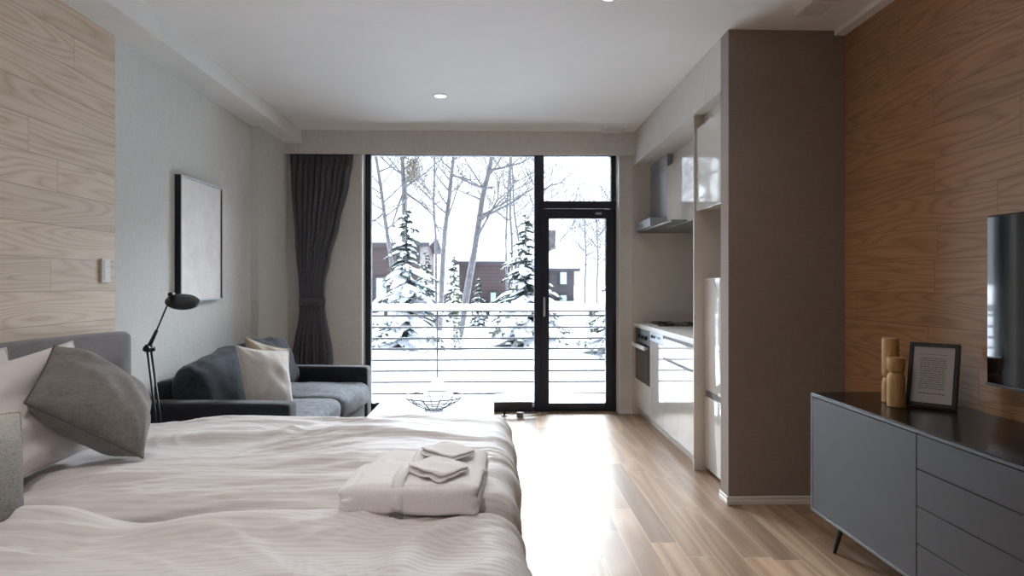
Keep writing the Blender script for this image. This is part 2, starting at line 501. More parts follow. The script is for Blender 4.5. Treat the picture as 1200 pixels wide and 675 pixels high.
box(pb, XR-.0098, XR, YB, YC, 0, ZC)
obj('wood_cladding', pb, M['woodR'], bpy.data.objects['wall_right'])
struct('wall_back', bx(XL-.1, XR+.1, YB-.12, YB, 0, ZC), M['taupe'])
# window wall with its opening
WX0, WX1, WZ1 = -1.272, 1.20, 2.53
w = B()
box(w, XL-.1, WX0, YW, YW+.3, 0, ZC); box(w, WX1, XR+.1, YW, YW+.3, 0, ZC); box(w, WX0, WX1, YW, YW+.3, WZ1, ZC)
struct('wall_window', w, M['wall'])
w = B()   # pale reveal lining
box(w, WX0, WX0+.012, YW-.006, YW+.16, 0, WZ1); box(w, WX1-.012, WX1, YW-.006, YW+.16, 0, WZ1); box(w, WX0, WX1, YW-.006, YW+.16, WZ1-.012, WZ1)
struct('trim_1', w, M['white'])
# partition beside kitchen
struct('wall_kitchen', bx(XK, XR, YC, YC+.125, 0, ZC), M['taupe'])
# bulkhead over the kitchen, beam along the left wall, pelmet over the window, cornice
struct('ceiling_beam_right', bx(XK, XR, YC+.125, YW, 2.378, ZC), M['wall'])
struct('ceiling_beam_left', bx(XL, -1.805, YB, YW-.08, 2.565, ZC), M['beam'])
struct('ceiling_beam_window', bx(XL2, XK, YW-.085, YW-.065, 2.468, ZC), M['wall'])
struct('trim_2', bx(1.93, XR-.01, YB, YC, 2.662, ZC), M['ceiling'])
# baseboards
def base(name, x0, x1, y0, y1):
    w = B(); box(w, x0, x1, y0, y1, 0, .024, .002, 1); 
    ins = .0025
    box(w, x0+(ins if x1-x0 < .05 else 0), x1-(ins if x1-x0 < .05 else 0), y0+(ins if y1-y0 < .05 else 0), y1, .024, .046, .002, 1)
    struct(name, w, M['white'])
base('baseboard_kitchen', XK-.012, XR-.011, YC-.012, YC)
base('baseboard_partition', XK-.012, XK, YC, YC+.125)
base('baseboard_window', WX1, XK, YW-.012, YW)
base('baseboard_left', XL, XL+.012, 3.5, 5.45)
base('baseboard_far_left', XL2, WX0, YW-.012, YW)

# ------------------------------------------------------------------ window and door
FY0, FY1 = 6.34, 6.41
w = B()
box(w, -1.262, -1.205, FY0, FY1, 0, 2.53); box(w, -1.205, .385, FY0, FY1, .02, .085); box(w, -1.205, .385, FY0, FY1, 2.5, 2.53)
box(w, -1.205, .385, FY0-.01, FY1, 0, .022)
win = struct('window_1', w, M['frame'])
obj('window_glass', bx(-1.205, .385, FY0+.03, FY0+.038, .085, 2.5), M['glass'], win)
w = B()
box(w, .385, .478, FY0-.02, FY1, 0, 2.53, .003, 1); box(w, 1.14, 1.19, FY0, FY1, 2.0, 2.53); box(w, .478, 1.14, FY0, FY1, 2.5, 2.53)
box(w, .478, 1.19, FY0-.012, FY1, 1.985, 2.058, .003, 1)
win2 = struct('window_2', w, M['frame'])
obj('window_glass', bx(.478, 1.14, FY0+.03, FY0+.038, 2.058, 2.5), M['glass'], win2)
w = B()
box(w, 1.13, 1.19, FY0-.012, FY1, 0, 1.985, .003, 1); box(w, .478, 1.13, FY0-.012, FY1, 0, .03)
door = struct('door_1', w, M['frame'])
w = B()
DX0, DX1, DZ0, DZ1 = .45, 1.145, .032, 1.98
box(w, DX0, .527, FY0-.035, FY0+.03, DZ0, DZ1, .004, 1); box(w, 1.083, DX1, FY0-.035, FY0+.03, DZ0, DZ1, .004, 1)
box(w, .527, 1.083, FY0-.035, FY0+.03, DZ0, .085, .003, 1); box(w, .527, 1.083, FY0-.035, FY0+.03, 1.885, DZ1, .003, 1)
obj('door_leaf', w, M['frame'], door)
obj('door_glass', bx(.527, 1.083, FY0, FY0+.008, .085, 1.885), M['glass'], door)
w = B(); box(w, .468, .490, FY0-.047, FY0-.035, .93, 1.12, .004, 2); 
box(w, .474, .484, FY0-.075, FY0-.045, 1.05, 1.062, .002, 1); box(w, .470, .488, FY0-.087, FY0-.073, .94, 1.066, .006, 2)
h = obj('door_handle', w, M['steel'], door, 1)
obj('door_closer', bx(.98, 1.04, FY0-.042, FY0-.034, 1.925, 1.945, .002, 1), M['steel'], door)

# ------------------------------------------------------------------ ceiling fittings
def vent(x0, x1, y0, y1, label):
    t = thing('ceiling_vent', label, 'vent', ((x0+x1)/2, (y0+y1)/2, ZC-.012), group='square ceiling vents')
    w = B(); z0, z1 = ZC-.014, ZC
    f = .028
    box(w, x0, x1, y0, y0+f, z0, z1, .003, 1); box(w, x0, x1, y1-f, y1, z0, z1, .003, 1)
    box(w, x0, x0+f, y0+f, y1-f, z0, z1, .003, 1); box(w, x1-f, x1, y0+f, y1-f, z0, z1, .003, 1)
    obj('frame', w, M['white'], t)
    obj('backing', bx(x0+f, x1-f, y0+f, y1-f, ZC-.003, ZC), M['grey'], t)
    w = B(); n = 9
    for i in range(n):
        y = y0+f+(y1-y0-2*f)*(i+.5)/n
        poly(w, [(x0+f, y-.005, ZC-.004), (x1-f, y-.005, ZC-.004), (x1-f, y+.004, ZC-.012), (x0+f, y+.004, ZC-.012)])
        poly(w, [(x0+f, y+.0055, ZC-.012), (x1-f, y+.0055, ZC-.012), (x1-f, y-.0035, ZC-.004), (x0+f, y-.0035, ZC-.004)])
    obj('slats', w, M['whiteplastic'], t)
vent(.998, 1.205, 5.9, 6.11, 'square white ceiling vent beside the pelmet above the balcony door')
vent(1.6, 1.765, 3.235, 3.43, 'square ceiling vent in the dim corner above the taupe partition')
def downlight(x, y, label):
    t = thing('downlight', label, 'ceiling light', (x, y, ZC-.006), group='round recessed downlights')
    w = B(); lathe(w, [(.041, -.001), (.043, -.006), (.056, -.006), (.058, 0)], (x, y, ZC), 32, cap=False)
    obj('trim_ring', w, M['whiteplastic'], t, .6)
    w = B(); lathe(w, [(.001, -.0015), (.041, -.0015), (.041, 0)], (x, y, ZC), 32)
    obj('diffuser', w, M['lamp'], t)
    l = bpy.data.lights.new('downlight_beam', 'SPOT'); l.energy = 24; l.color = (1, .97, .93); l.spot_size = 2.5; l.spot_blend = 1; l.shadow_soft_size = .06
    lo = bpy.data.objects.new('downlight_beam', l); COL.objects.link(lo); lo.location = (0, 0, -.02); lo.parent = t
downlight(-.418, 4.98, 'small round recessed ceiling light in front of the big window')
downlight(.571, 3.235, 'round recessed ceiling light cut by the top edge of the picture')
for q in ((-1.2, 1.75), (-.1, 1.75), (-1.2, .2), (-.1, .2), (-.1, -1.3)): downlight(q[0], q[1], 'unseen round recessed ceiling light, added to brighten the bed area')  # extra fill lights over and behind the bed, added out of view

# ------------------------------------------------------------------ picture, switch, tv
t = thing('picture_frame', 'framed faded beige abstract print on the pale wall above the sofa', 'picture', (XL, 4.48, 1.14))
y0, y1, z0, z1 = 4.167, 4.795, 1.138, 1.945
w = B(); F = .009
for a in ((y0, y0+F, z0, z1), (y1-F, y1, z0, z1), (y0+F, y1-F, z0, z0+F), (y0+F, y1-F, z1-F, z1)):
    box(w, XL, -1.992, a[0], a[1], a[2], a[3])
obj('frame', w, M['black'], t)
w = B()
for a in ((y0, y0+F, z0, z1), (y1-F, y1, z0, z1), (y0+F, y1-F, z0, z0+F), (y0+F, y1-F, z1-F, z1)):
    box(w, -1.992, -1.988, a[0], a[1], a[2], a[3])
lip = obj('front_edge', w, M['silver'], t); lip['label'] = 'silver front edge of the frame'
obj('print', bx(XL+.004, -1.998, y0+F, y1-F, z0+F, z1-F), M['art'], t)

t = thing('light_switch', 'white light switch plate on the oak cladding near the grey wall', 'switch', (XL+.012, 3.4, 1.25))
obj('plate', bx(XL+.012, XL+.026, 3.366, 3.436, 1.255, 1.38, .003, 2), M['whiteplastic'], t)
w = B()
for k in range(3): box(w, XL+.026, XL+.029, 3.38, 3.422, 1.27+k*.034, 1.30+k*.034, .001, 1)
obj('rocker', w, M['white'], t)

t = thing('flat_screen_tv', 'flat black television mounted on the oak wall above the sideboard', 'television', (1.93, 1.92, .86))
obj('casing', bx(1.912, 1.945, 1.36, 2.474, .857, 1.513, .006, 2), M['blackgloss'], t)
obj('screen', bx(1.9095, 1.9125, 1.37, 2.466, .872, 1.506), M['screen'], t)
obj('bezel_strip', bx(1.907, 1.913, 1.36, 2.474, .857, .868, .002, 1), M['sbedge'], t)
obj('wall_bracket', bx(1.945, XR-.0115, 1.75, 2.1, 1.05, 1.3, .004, 1), M['black'], t)

# ------------------------------------------------------------------ sideboard
t = thing('sideboard', 'long grey sideboard with dark top along the oak wall', 'sideboard', (1.75, 2.2, 0))
SX, SY1, SY0 = 1.52, 3.085, .72
w = B(); box(w, SX+.02, 1.985, SY0+.02, SY1-.015, .175, .71)
obj('body', w, M['black'], t)
w = B()
box(w, SX, 1.985, SY1-.014, SY1, .163, .722, .001, 1); box(w, SX, 1.985, SY0, SY0+.014, .163, .722, .001, 1)
box(w, SX, 1.985, SY0+.014, SY1-.014, .163, .176, .001, 1)
box(w, SX, 1.985, SY0+.014, SY1-.014, .711, .722, .001, 1)
obj('outer_shell', w, M['sbedge'], t)
obj('top', bx(SX+.003, 1.985, SY0, SY1, .7222, .728, .001, 1), M['sbtop'], t)
D1, D2 = 2.302, 1.505
def front(name, ya, yb, za, zb):
    return obj(name, bx(SX+.001, SX+.02, ya+.0022, yb-.0022, za+.0022, zb-.0022, .0008, 1), M['sbfront'], t)
front('door', D1, SY1-.015, .177, .709)
front('door', SY0+.015, D2, .177, .709)
zs = [.177, .312, .448, .583, .709]
for a, c in zip(zs, zs[1:]): front('drawer', D2, D1, a, c)
for lx, ly in ((1.575, 2.90), (1.93, 2.90), (1.575, .92), (1.93, .92)):
    w = B(); dy = .07 if ly > 2 else -.07
    tube(w, [(lx, ly, .163), (lx+(-.0 if lx < 1.7 else .02), ly+dy, 0)], [.014, .008], 12)
    obj('leg', w, M['black'], t, .8)

# figurines
def figurine(x, y, H, r, waist, label):
    prof = [(r*.9, 0), (r, .003), (r, waist-.030), (r*.97, waist-.018), (r*.89, waist-.008), (r*.78, waist-.002), (r*.72, waist), (r*.78, waist+.002), (r*.89, waist+.008), (r*.97, waist+.018), (r, waist+.030), (r, H-.003), (r*.95, H)]
    w = B(); lathe(w, prof, (0, 0, 0), 36)
    o = obj('wooden_figurine', w, M['figure'], None, .7); o.location = (x, y, .728)
    tag(o, label, 'ornament', 'turned wooden totems on the sideboard'); return o
figurine(1.741, 2.812, .283, .034, .108, 'taller turned wooden totem on the sideboard, behind the short one')
figurine(1.704, 2.712, .208, .035, .145, 'shorter turned wooden totem on the sideboard beside the black photo frame')

# photo frame leaning on the sideboard
t = thing('photo_frame', 'black photo frame with a printed page leaning on the sideboard', 'photo frame', (1.748, 2.72, .7285), local=True)
BLp, BRp = Vector((1.748, 2.72, 0)), Vector((1.873, 2.588, 0))
ex = (BRp-BLp); wid = ex.length; ex.normalize()
bk = Vector((-ex.y, ex.x, 0)); bk = bk if bk.x > 0 else -bk
th = math.radians(17)
upv = Vector((bk.x*math.sin(th), bk.y*math.sin(th), math.cos(th)))
nv = ex.cross(upv).normalized()
if nv.dot(bk) > 0: nv = -nv
Rm = Matrix((ex, upv, nv)).transposed().to_4x4()
HF = .272
def fr(name, x0, x1, y0, y1, z0, z1, m, par=t, bev=0):
    w = bx(x0, x1, y0, y1, z0, z1, bev, 1); bmesh.ops.transform(w, matrix=Rm, verts=w.verts)
    return obj(name, w, m, par)
w = B(); F = .016
for a in ((0, F, 0, HF), (wid-F, wid, 0, HF), (F, wid-F, 0, F), (F, wid-F, HF-F, HF)):
    box(w, a[0], a[1], a[2], a[3], -.03, 0, .0012, 1)
bmesh.ops.transform(w, matrix=Rm, verts=w.verts)
bmesh.ops.translate(w, verts=w.verts, vec=(0, 0, .009))
obj('frame', w, M['black'], t)
def frt(name, quads, z, m):
    w = B()
    for a in quads: box(w, a[0], a[1], a[2], a[3], z-.0004, z)
    bmesh.ops.transform(w, matrix=Rm, verts=w.verts); bmesh.ops.translate(w, verts=w.verts, vec=(0, 0, .009))
    return obj(name, w, m, t)
frt('mat_board', [(F, wid-F, F, HF-F)], -.006, M['paper'])
r2 = random.Random(3); q = []
tx0, tx1 = .043, wid-.043
for k in range(15):
    yy = .205-k*.0092; x = tx0+(.006 if k == 9 else 0)
    while x < tx1-.004:
        l = r2.uniform(.004, .013); q.append((x, min(x+l, tx1), yy, yy+.0026)); x += l+.0022
x = tx0-.004
while x < tx1+.004: q.append((x, x+.006, .222, .2236)); x += .0075
x = tx0
while x < tx1-.006:
    l = r2.uniform(.008, .016); q.append((x, x+l, .054, .0575)); x += l+.003
pg = frt('printed_text', q, -.0054, M['ink'])
frt('glass', [(F, wid-F, F, HF-F)], -.004, glass_mat('frame glass', amt=.6))
w = bx(wid/2-.02, wid/2+.02, .0, .16, -.034, -.030); bmesh.ops.transform(w, matrix=Rm, verts=w.verts)
bmesh.ops.translate(w, verts=w.verts, vec=(0, 0, .012))
obj('easel_back', w, M['black'], t)

# ------------------------------------------------------------------ kitchen
KX = 1.345; KB = 1.985
struct('wall_kitchen_end', bx(XK, XR, YW-.02, YW, 0, 2.378), M['melamine'])
struct('wall_kitchen_back', bx(KB, XR, YC+.125, YW-.02, 0, 2.378), M['melamine'])
o = obj('end_panel', bx(1.331, KB, 4.305, 4.322, 0, 2.378, .001, 1), M['melamine']); tag(o, 'tall cream side panel between the worktop and the fridge', 'panel')
# worktop
t = thing('worktop', 'white kitchen worktop with hob along the kitchen wall', 'worktop', (1.66, 5.25, .84))
w = B(); box(w, KX-.012, KB, 4.322, YW-.02, .84, .879, .002, 1); obj('slab', w, M['counter'], t)
obj('upstand', bx(KB-.012, KB, 4.322, YW-.02, .879, .92, .001, 1), M['counter'], t)
t = thing('hob', 'black glass hob set in the white worktop below the hood', 'hob', (1.66, 5.88, .879))
obj('glass_plate', bx(1.42, 1.93, 5.6, 6.15, .8792, .886, .002, 1), M['blackgloss'], t)
for hx, hy in ((1.56, 5.75), (1.56, 6.02), (1.8, 5.88)):
    w = B()
    lathe(w, [(.035, 0), (.045, .006), (.032, .008), (.001, .008)], (hx, hy, .886), 20)
    for k in range(4):
        a = k*PI/2; tube(w, [(hx+.03*math.cos(a), hy+.03*math.sin(a), .896), (hx+.09*math.cos(a), hy+.09*math.sin(a), .896), (hx+.095*math.cos(a), hy+.095*math.sin(a), .886)], .004, 6)
    obj('burner', w, M['black'], t, .8)
obj('edge_trim', bx(1.415, 1.42, 5.6, 6.15, .8792, .889), M['steel'], t)
# oven
t = thing('oven', 'black built-in oven with white handle below the worktop', 'oven', (1.6, 5.88, .35))
ya, yb = 5.6, 6.178
obj('body', bx(KX+.022, 1.93, ya, yb, .352, .838), M['black'], t)
obj('door', bx(KX, KX+.02, ya+.003, yb-.003, .352, .70, .002, 1), M['blackgloss'], t)
w = bx(KX-.0015, KX, ya+.07, yb-.07, .40, .63)
obj('door_window', w, plain('oven window', '#2a2628', .08), t)
obj('control_panel', bx(KX, KX+.02, ya+.003, yb-.003, .705, .838, .002, 1), M['black'], t)
for ky in (5.72, 5.85, 5.98):
    w = B(); lathe(w, [(.019, 0), (.018, .018), (.014, .022)], (0, 0, 0), 20)
    bmesh.ops.rotate(w, verts=w.verts, cent=(0, 0, 0), matrix=Matrix.Rotation(-PI/2, 3, 'Y')); bmesh.ops.translate(w, verts=w.verts, vec=(KX, ky, .765))
    obj('knob', w, M['black'], t, .6)
w = bx(KX-.04, KX-.022, ya+.05, yb-.02, .66, .695, .005, 2); box(w, KX-.024, KX, ya+.08, ya+.1, .668, .688); box(w, KX-.024, KX, yb-.1, yb-.08, .668, .688)
hh = obj('handle', w, M['whiteplastic'], t); hh['label'] = 'white bar handle'
# cabinet under oven
def cab(label, ya, yb, za, zb, fronts, x0=KX, depth=.6, name='kitchen_cabinet', group='glossy white kitchen units', plinth=True):
    t = thing(name, label, 'cabinet', ((x0+KB)/2, (ya+yb)/2, 0 if plinth else za), group=group)
    obj('body', bx(x0+.02, x0+depth, ya+.001, yb-.001, za, zb), M['melamine'], t)
    if plinth: obj('plinth', bx(1.395, 1.41, ya+.001, yb-.001, 0.002, .083), M['steel' if False else 'white'], t)
    for nm, a, b_, c, d in fronts:
        d_ = obj(nm, bx(x0, x0+.019, a+.0015, b_-.0015, c+.0015, d-.0015, .0012, 1), M['gloss'], t)
    return t
cab('low glossy white drawer unit underneath the black oven', 5.6, 6.178, .083, .35, [('drawer', 5.6, 6.178, .083, .35)])
# dishwasher
t = thing('dishwasher', 'slim white dishwasher with silver controls next to the oven', 'dishwasher', (1.6, 5.37, 0))
obj('body', bx(KX+.02, 1.93, 5.15, 5.598, .083, .838), M['melamine'], t)
obj('door_panel', bx(KX, KX+.019, 5.15, 5.596, .085, .757, .0012, 1), M['gloss'], t)
cpn = obj('control_panel', bx(KX-.002, KX+.02, 5.15, 5.596, .76, .838, .002, 1), M['steel'], t)
for ky, kr in ((5.50, .014), (5.42, .010)):
    w = B(); lathe(w, [(kr, 0), (kr, .01), (kr*.8, .012)], (0, 0, 0), 18); bmesh.ops.rotate(w, verts=w.verts, cent=(0, 0, 0), matrix=Matrix.Rotation(-PI/2, 3, 'Y'))
    bmesh.ops.translate(w, verts=w.verts, vec=(KX-.002, ky, .8)); obj('dial', w, M['black'], t, .6)
obj('display', bx(KX-.003, KX-.002, 5.22, 5.34, .785, .815), M['blackgloss'], t)
obj('plinth', bx(1.395, 1.41, 5.151, 5.597, .002, .083), M['white'], t)
t = cab('glossy white sink unit with wide drawer between dishwasher and panel', 4.323, 5.148, .083, .838, [('door', 4.323, 4.74, .083, .645), ('door', 4.74, 5.148, .083, .645), ('drawer', 4.323, 5.148, .663, .815)])
obj('handle_rail', bx(KX+.003, KX+.02, 4.325, 5.146, .646, .662), M['grey'], t)
obj('handle_rail', bx(KX+.003, KX+.02, 4.325, 5.146, .816, .838), M['grey'], t)
# hood
t = thing('range_hood', 'grey metal range hood with chimney on the kitchen end wall', 'range hood', (1.66, 5.88, 1.74))
w = B(); P_ = [(1.345, 1.75), (1.345, 1.825), (1.49, 1.825), (KB, 1.825), (KB, 1.75)]
vs0 = [w.verts.new((x, 5.585, z)) for x, z in P_]; vs1 = [w.verts.new((x, YW-.021, z)) for x, z in P_]
w.faces.new(vs0); w.faces.new(vs1[::-1])
for i in range(5): w.faces.new((vs0[i], vs1[i], vs1[(i+1) % 5], vs0[(i+1) % 5]))
bmesh.ops.recalc_face_normals(w, faces=w.faces)
obj('canopy', w, M['hoodsteel'], t)
obj('filter_plate', bx(1.37, KB, 5.0, YW-.03, 1.735, 1.749), M['grey'], t)
w = bx(1.49, KB, 5.588, YW-.021, 1.826, 2.377, .001, 1); obj('chimney', w, M['hoodsteel'], t)
w = B()
for r_ in range(4):
    for k in range(22): box(w, 1.4885, 1.4900, 5.64+k*.022, 5.65+k*.022, 2.24+r_*.02, 2.245+r_*.02)
v_ = obj('vent_slots', w, M['grey'], t)
obj('badge', bx(1.343, 1.345, 5.86, 5.93, 1.778, 1.79), M['grey'], t)
# wall cabinets
def wallcab(label, ya, yb, x0=1.49, zb=2.265):
    t = thing('wall_cabinet', label, 'cabinet', ((x0+KB)/2, (ya+yb)/2, 1.735), group='glossy white wall cabinets')
    obj('body', bx(x0+.02, KB, ya+.001, yb-.001, 1.74, zb), M['melamine'], t)
    obj('door', bx(x0, x0+.019, ya+.0015, yb-.0015, 1.732, zb, .0012, 1), M['gloss'], t)
    obj('filler', bx(x0+.05, KB, ya+.001, yb-.001, zb, 2.377), M['melamine'], t)
wallcab('glossy white wall cabinet next to the range hood', 4.83, 5.583)
wallcab('glossy white wall cabinet hidden mostly behind the tall panel', 4.324, 4.828)
wallcab('glossy white high cabinet above the fridge', YC+.127, 4.303, 1.347, 2.285)
# fridge
t = thing('fridge', 'white two-door fridge in the niche beside the taupe partition', 'fridge', (1.68, 4.03, 0))
fa, fb = YC+.135, 4.295
w = B(); box(w, 1.455, 1.97, fa, fb, .03, 1.288, .004, 1); box(w, 1.5, 1.95, fa+.03, fb-.03, .0, .03)
obj('body', w, M['whiteplastic'], t)
obj('upper_door', bx(1.397, 1.452, fa, fb, .545, 1.29, .008, 3), M['gloss'], t, .7)
obj('lower_door', bx(1.397, 1.452, fa, fb, .03, .505, .008, 3), M['gloss'], t, .7)
w = bx(1.41, 1.45, fa, fb, .506, .544); obj('grip_channel', w, M['grey'], t)
for zz in (.486, .556):
    obj('grip', bx(1.393, 1.397, fa+.03, fa+.25, zz-.008, zz+.01, .003, 2), M['whiteplastic'], t)
# socket on the end wall
o = obj('wall_socket', bx(1.50, 1.57, YW-.029, YW-.02, 1.18, 1.30, .003, 1), M['melamine']); tag(o, 'small cream socket plate on the kitchen end wall', 'socket')

# ------------------------------------------------------------------ curtain
t = thing('curtain', 'long charcoal curtain gathered by a tieback beside the window', 'curtain', (-1.65, 6.15, .02))
def cl(z, side):
    pts = {'L': [(2.5, -1.935), (2.2, -1.925), (1.6, -1.885), (1.2, -1.835), (1.09, -1.822), (.98, -1.832), (.6, -1.905), (.02, -1.945)],
           'R': [(2.5, -1.325), (2.2, -1.372), (1.8, -1.462), (1.5, -1.545), (1.25, -1.60), (1.09, -1.600), (.98, -1.590), (.6, -1.53), (.02, -1.49)]}[side]
    for (za, xa), (zb, xb) in zip(pts, pts[1:]):
        if za >= z >= zb:
            s = (za-z)/(za-zb); s = s*s*(3-2*s)*.5+s*.5; return xa+(xb-xa)*s
    return pts[-1][1]
w = B(); NU, NZ = 230, 70; grid = []
uvl = w.loops.layers.uv.new('UVMap')
for j in range(NZ+1):
    z = .02+2.48*j/NZ; L, R = cl(z, 'L'), cl(z, 'R'); row = []
    tie = math.exp(-((z-1.08)/.16)**2)
    for i in range(NU+1):
        u = i/NU
        ph = 2*PI*10.5*u+1.2*noise.noise(Vector((u*5, z*.7, 2)))+ (1.5*noise.noise(Vector((u*9, z*1.3, 7))))*(1 if z < 2.3 else .3)
        top = max(0, (z-2.38)/.1)
        amp = (.042*(1-.5*tie))*(1-.65*min(1, top))*(.75+.5*noise.noise(Vector((u*12, z*.8, 4))))
        y = YW-.048+amp*math.sin(ph)*1.0
        if z > 2.38: y = YW-.045+.010*math.sin(2*PI*40*u)+amp*.3*math.sin(ph)
        x = L+(R-L)*u+.008*math.cos(ph)
        y = min(y, YW-.010); y = max(y, YW-.135 if z < 2.44 else YW-.062)
        row.append(w.verts.new((x, y-(.03*tie), z)))
    grid.append(row)
for j in range(NZ):
    for i in range(NU): w.faces.new((grid[j][i], grid[j][i+1], grid[j+1][i+1], grid[j+1][i]))
o = obj('drape', w, M['curtain'], t, 4)
md = o.modifiers.new('thick', 'SOLIDIFY'); md.thickness = .002
w = B(); n = 40; rg = []
for k in range(n):
    a = 2*PI*k/n; rg.append((-1.711+.122*math.cos(a), YW-.078+.052*math.sin(a)*(1+.1*math.sin(5*a))))
r0 = [w.verts.new((x, y, 1.045+.006*math.sin(k*.9))) for k, (x, y) in enumerate(rg)]
r1 = [w.verts.new((x-.001, y, 1.12+.005*math.sin(k*.7+1))) for k, (x, y) in enumerate(rg)]
for k in range(n): w.faces.new((r0[k], r0[(k+1) % n], r1[(k+1) % n], r1[k]))
o = obj('tieback', w, M['curtain'], t, 4)
md = o.modifiers.new('thick', 'SOLIDIFY'); md.thickness = .004

# ------------------------------------------------------------------ heater, box
t = thing('baseboard_heater', 'long low black heater standing at the foot of the window', 'heater', (-.38, 6.13, 0))
obj('body', bx(-1.12, .352, 6.1, 6.155, .078, .136, .006, 2), M['black'], t)
for x in (-.95, .09):
    w = B(); tube(w, [(x, 6.128, .08), (x, 6.128, .012)], .011, 10); lathe(w, [(.03, 0), (.03, .006), (.014, .014)], (x, 6.128, 0), 20)
    obj('leg', w, M['black'], t, .7)
obj('valve', bx(.352, .372, 6.115, 6.14, .085, .115, .003, 1), M['steel'], t)
t = thing('floor_box', 'small grey box with a lead on the floor near the door', 'box', (.234, 6.08, 0))
obj('casing', bx(.205, .265, 6.05, 6.11, .001, .042, .004, 2), M['grey'], t)
w = B(); tube(w, [(.262, 6.09, .012), (.30, 6.10, .006), (.35, 6.12, .006), (.40, 6.16, .006), (.43, 6.2, .006), (.43, 6.3, .006)], .004, 6); obj('lead', w, M['whiteplastic'], t, 4)

# ------------------------------------------------------------------ coffee table and wire bowl
t = thing('coffee_table', 'low white coffee table between sofa and window, holding a wire bowl', 'coffee table', (-.414, 4.33, 0))
obj('top', bx(-.822, -.006, 3.83, 4.828, .365, .40, .003, 2), M['tablewhite'], t)
for ya in (3.85, 4.79):
    obj('side_panel', bx(-.80, -.028, ya-.0, ya+.02, .0, .365, .002, 1), M['tablewhite'], t)
obj('shelf', bx(-.80, -.028, 3.87, 4.79, .10, .12, .002, 1), M['tablewhite'], t)
bc = Vector((-.409, 4.37, .4))
t = thing('wire_bowl', 'open dark wire bowl on the white coffee table', 'bowl', bc, local=True)
def ringpts(r, z, n=48): return [(r*math.cos(2*PI*k/n), r*math.sin(2*PI*k/n), z) for k in range(n)]
def bowlz(r): return .006+.090*(r/.196)**2.0 if r > .055 else .006+.090*(.055/.196)**2
w = B(); tube(w, ringpts(.196, .096), .0036, 8, closed=True); obj('rim', w, M['wire'], t, 4)
for r_ in (.165, .06):
    w = B(); tube(w, ringpts(r_, bowlz(r_)-.002), .003, 6, closed=True); obj('ring', w, M['wire'], t, 4)
for k in range(12):
    a = 2*PI*(k+.5)/12; w = B()
    tube(w, [(r_*math.cos(a), r_*math.sin(a), bowlz(r_)) for r_ in [.055+.141*i/10 for i in range(11)]], .0028, 6); obj('rib', w, M['wire'], t, 4)
w = B(); tube(w, ringpts(.055, .004), .0024, 6, closed=True); 
for k in range(2):
    a = PI/2*k; tube(w, [(-.055*math.cos(a), -.055*math.sin(a), .005), (.055*math.cos(a), .055*math.sin(a), .005)], .0018, 6)
obj('base', w, M['wire'], t, 4)

# ------------------------------------------------------------------ sofa (local: front-near corner at origin, x back is negative, y along the wall)
srot = math.radians(-4.0)
t = thing('sofa', 'two-seat charcoal sofa against the left wall under the picture', 'sofa', (-1.143, 3.625, 0), srot, local=True)
SL, SD = 1.76, .87
obj('base', move(rbox((SD-.02, SL-.28, .16), .02, (10, 14, 4)), (-SD/2, SL/2, .22)), M['sofadark'], t, 4)
for nm, yc in (('arm', .07), ('arm', SL-.07)):
    obj(nm, move(rbox((SD, .14, .44), .022, (14, 6, 10), puff=(.0, .004, .004), amp=.002, freq=9, seed=yc), (-SD/2, yc, .36)), M['sofadark'], t, 4)
obj('back', move(rbox((.10, SL-.285, .52), .035, (6, 14, 10), amp=.003, freq=6), (-SD+.053, SL/2, .42)), M['sofadark'], t, 4)
for k, yc in enumerate((.14+.372, .14+.372+.74)):
    s_ = rbox((.80, .732, .17), .055, (18, 18, 8), puff=(.02, .006, .035), amp=.011, freq=5, seed=k+3)
    obj('seat_cushion', move(s_, (-.385+.012, yc, .375)), M['seat'], t, 4)
for k, yc in enumerate((.14+.36, .14+.36+.74)):
    def fnb(p, u, k=k):
        p.z += .045*u.y*(k == 0); return p
        p.z += .02*math.sin(u.y*2.5+k)+.045*u.y*(k == 0)+.018*(u.z > .5)*noise.noise(Vector((u.y*2, k*4., 0)))*3
        return p
    b_ = rbox((.19, .70, .40), .08, (10, 22, 16), puff=(.04, .01, .012), amp=.017, freq=8, seed=k+9, fn=fnb)
    move(b_, (-.660, yc-.005, .592+.038*k), Matrix.Rotation(math.radians(-20), 4, 'Y'))
    obj('back_cushion', b_, M['sofa'], t, 4)
for x, y in ((-.06, .06), (-.06, SL-.06), (-SD+.06, .06), (-SD+.06, SL-.06)):
    w = B(); tube(w, [(x, y, .15), (x, y, 0)], [.018, .013], 12); obj('leg', w, M['steel'], t, .8)

# sofa throw cushions
def throw(corners, T, m, label, group, name='cushion', seed=0, nflip=1, piping=None, **k):
    c = sum((Vector(p) for p in corners), Vector())/4
    bm, seam = cushion(corners, T, seed, nflip=nflip, **k)
    t = thing(name, label, 'pillow' if name == 'pillow' else 'cushion', c, group=group)
    obj('cover', bm, m, t, 4)
    w = B(); tube(w, seam, .0035 if piping is None else .0035, 6, closed=True)
    obj('piping', w, piping or m, t, 4)
    return t
g = 'linen cushions on the sofa'
throw([(-1.545, 3.90, .885), (-1.345, 4.24, .822), (-1.29, 4.20, .46), (-1.455, 3.86, .465)], .075, M['palecush'], 'pale stone linen cushion standing in front on the sofa', g, seed=1, nflip=1, ripple=4, wr=.009, pinch=.10)
throw([(-1.605, 4.20, .912), (-1.415, 4.50, .80), (-1.40, 4.50, .46), (-1.53, 4.16, .47)], .055, M['tancush'], 'tan linen cushion on the sofa, half hidden behind the pale one', g, seed=2, wr=.006, pinch=.09)

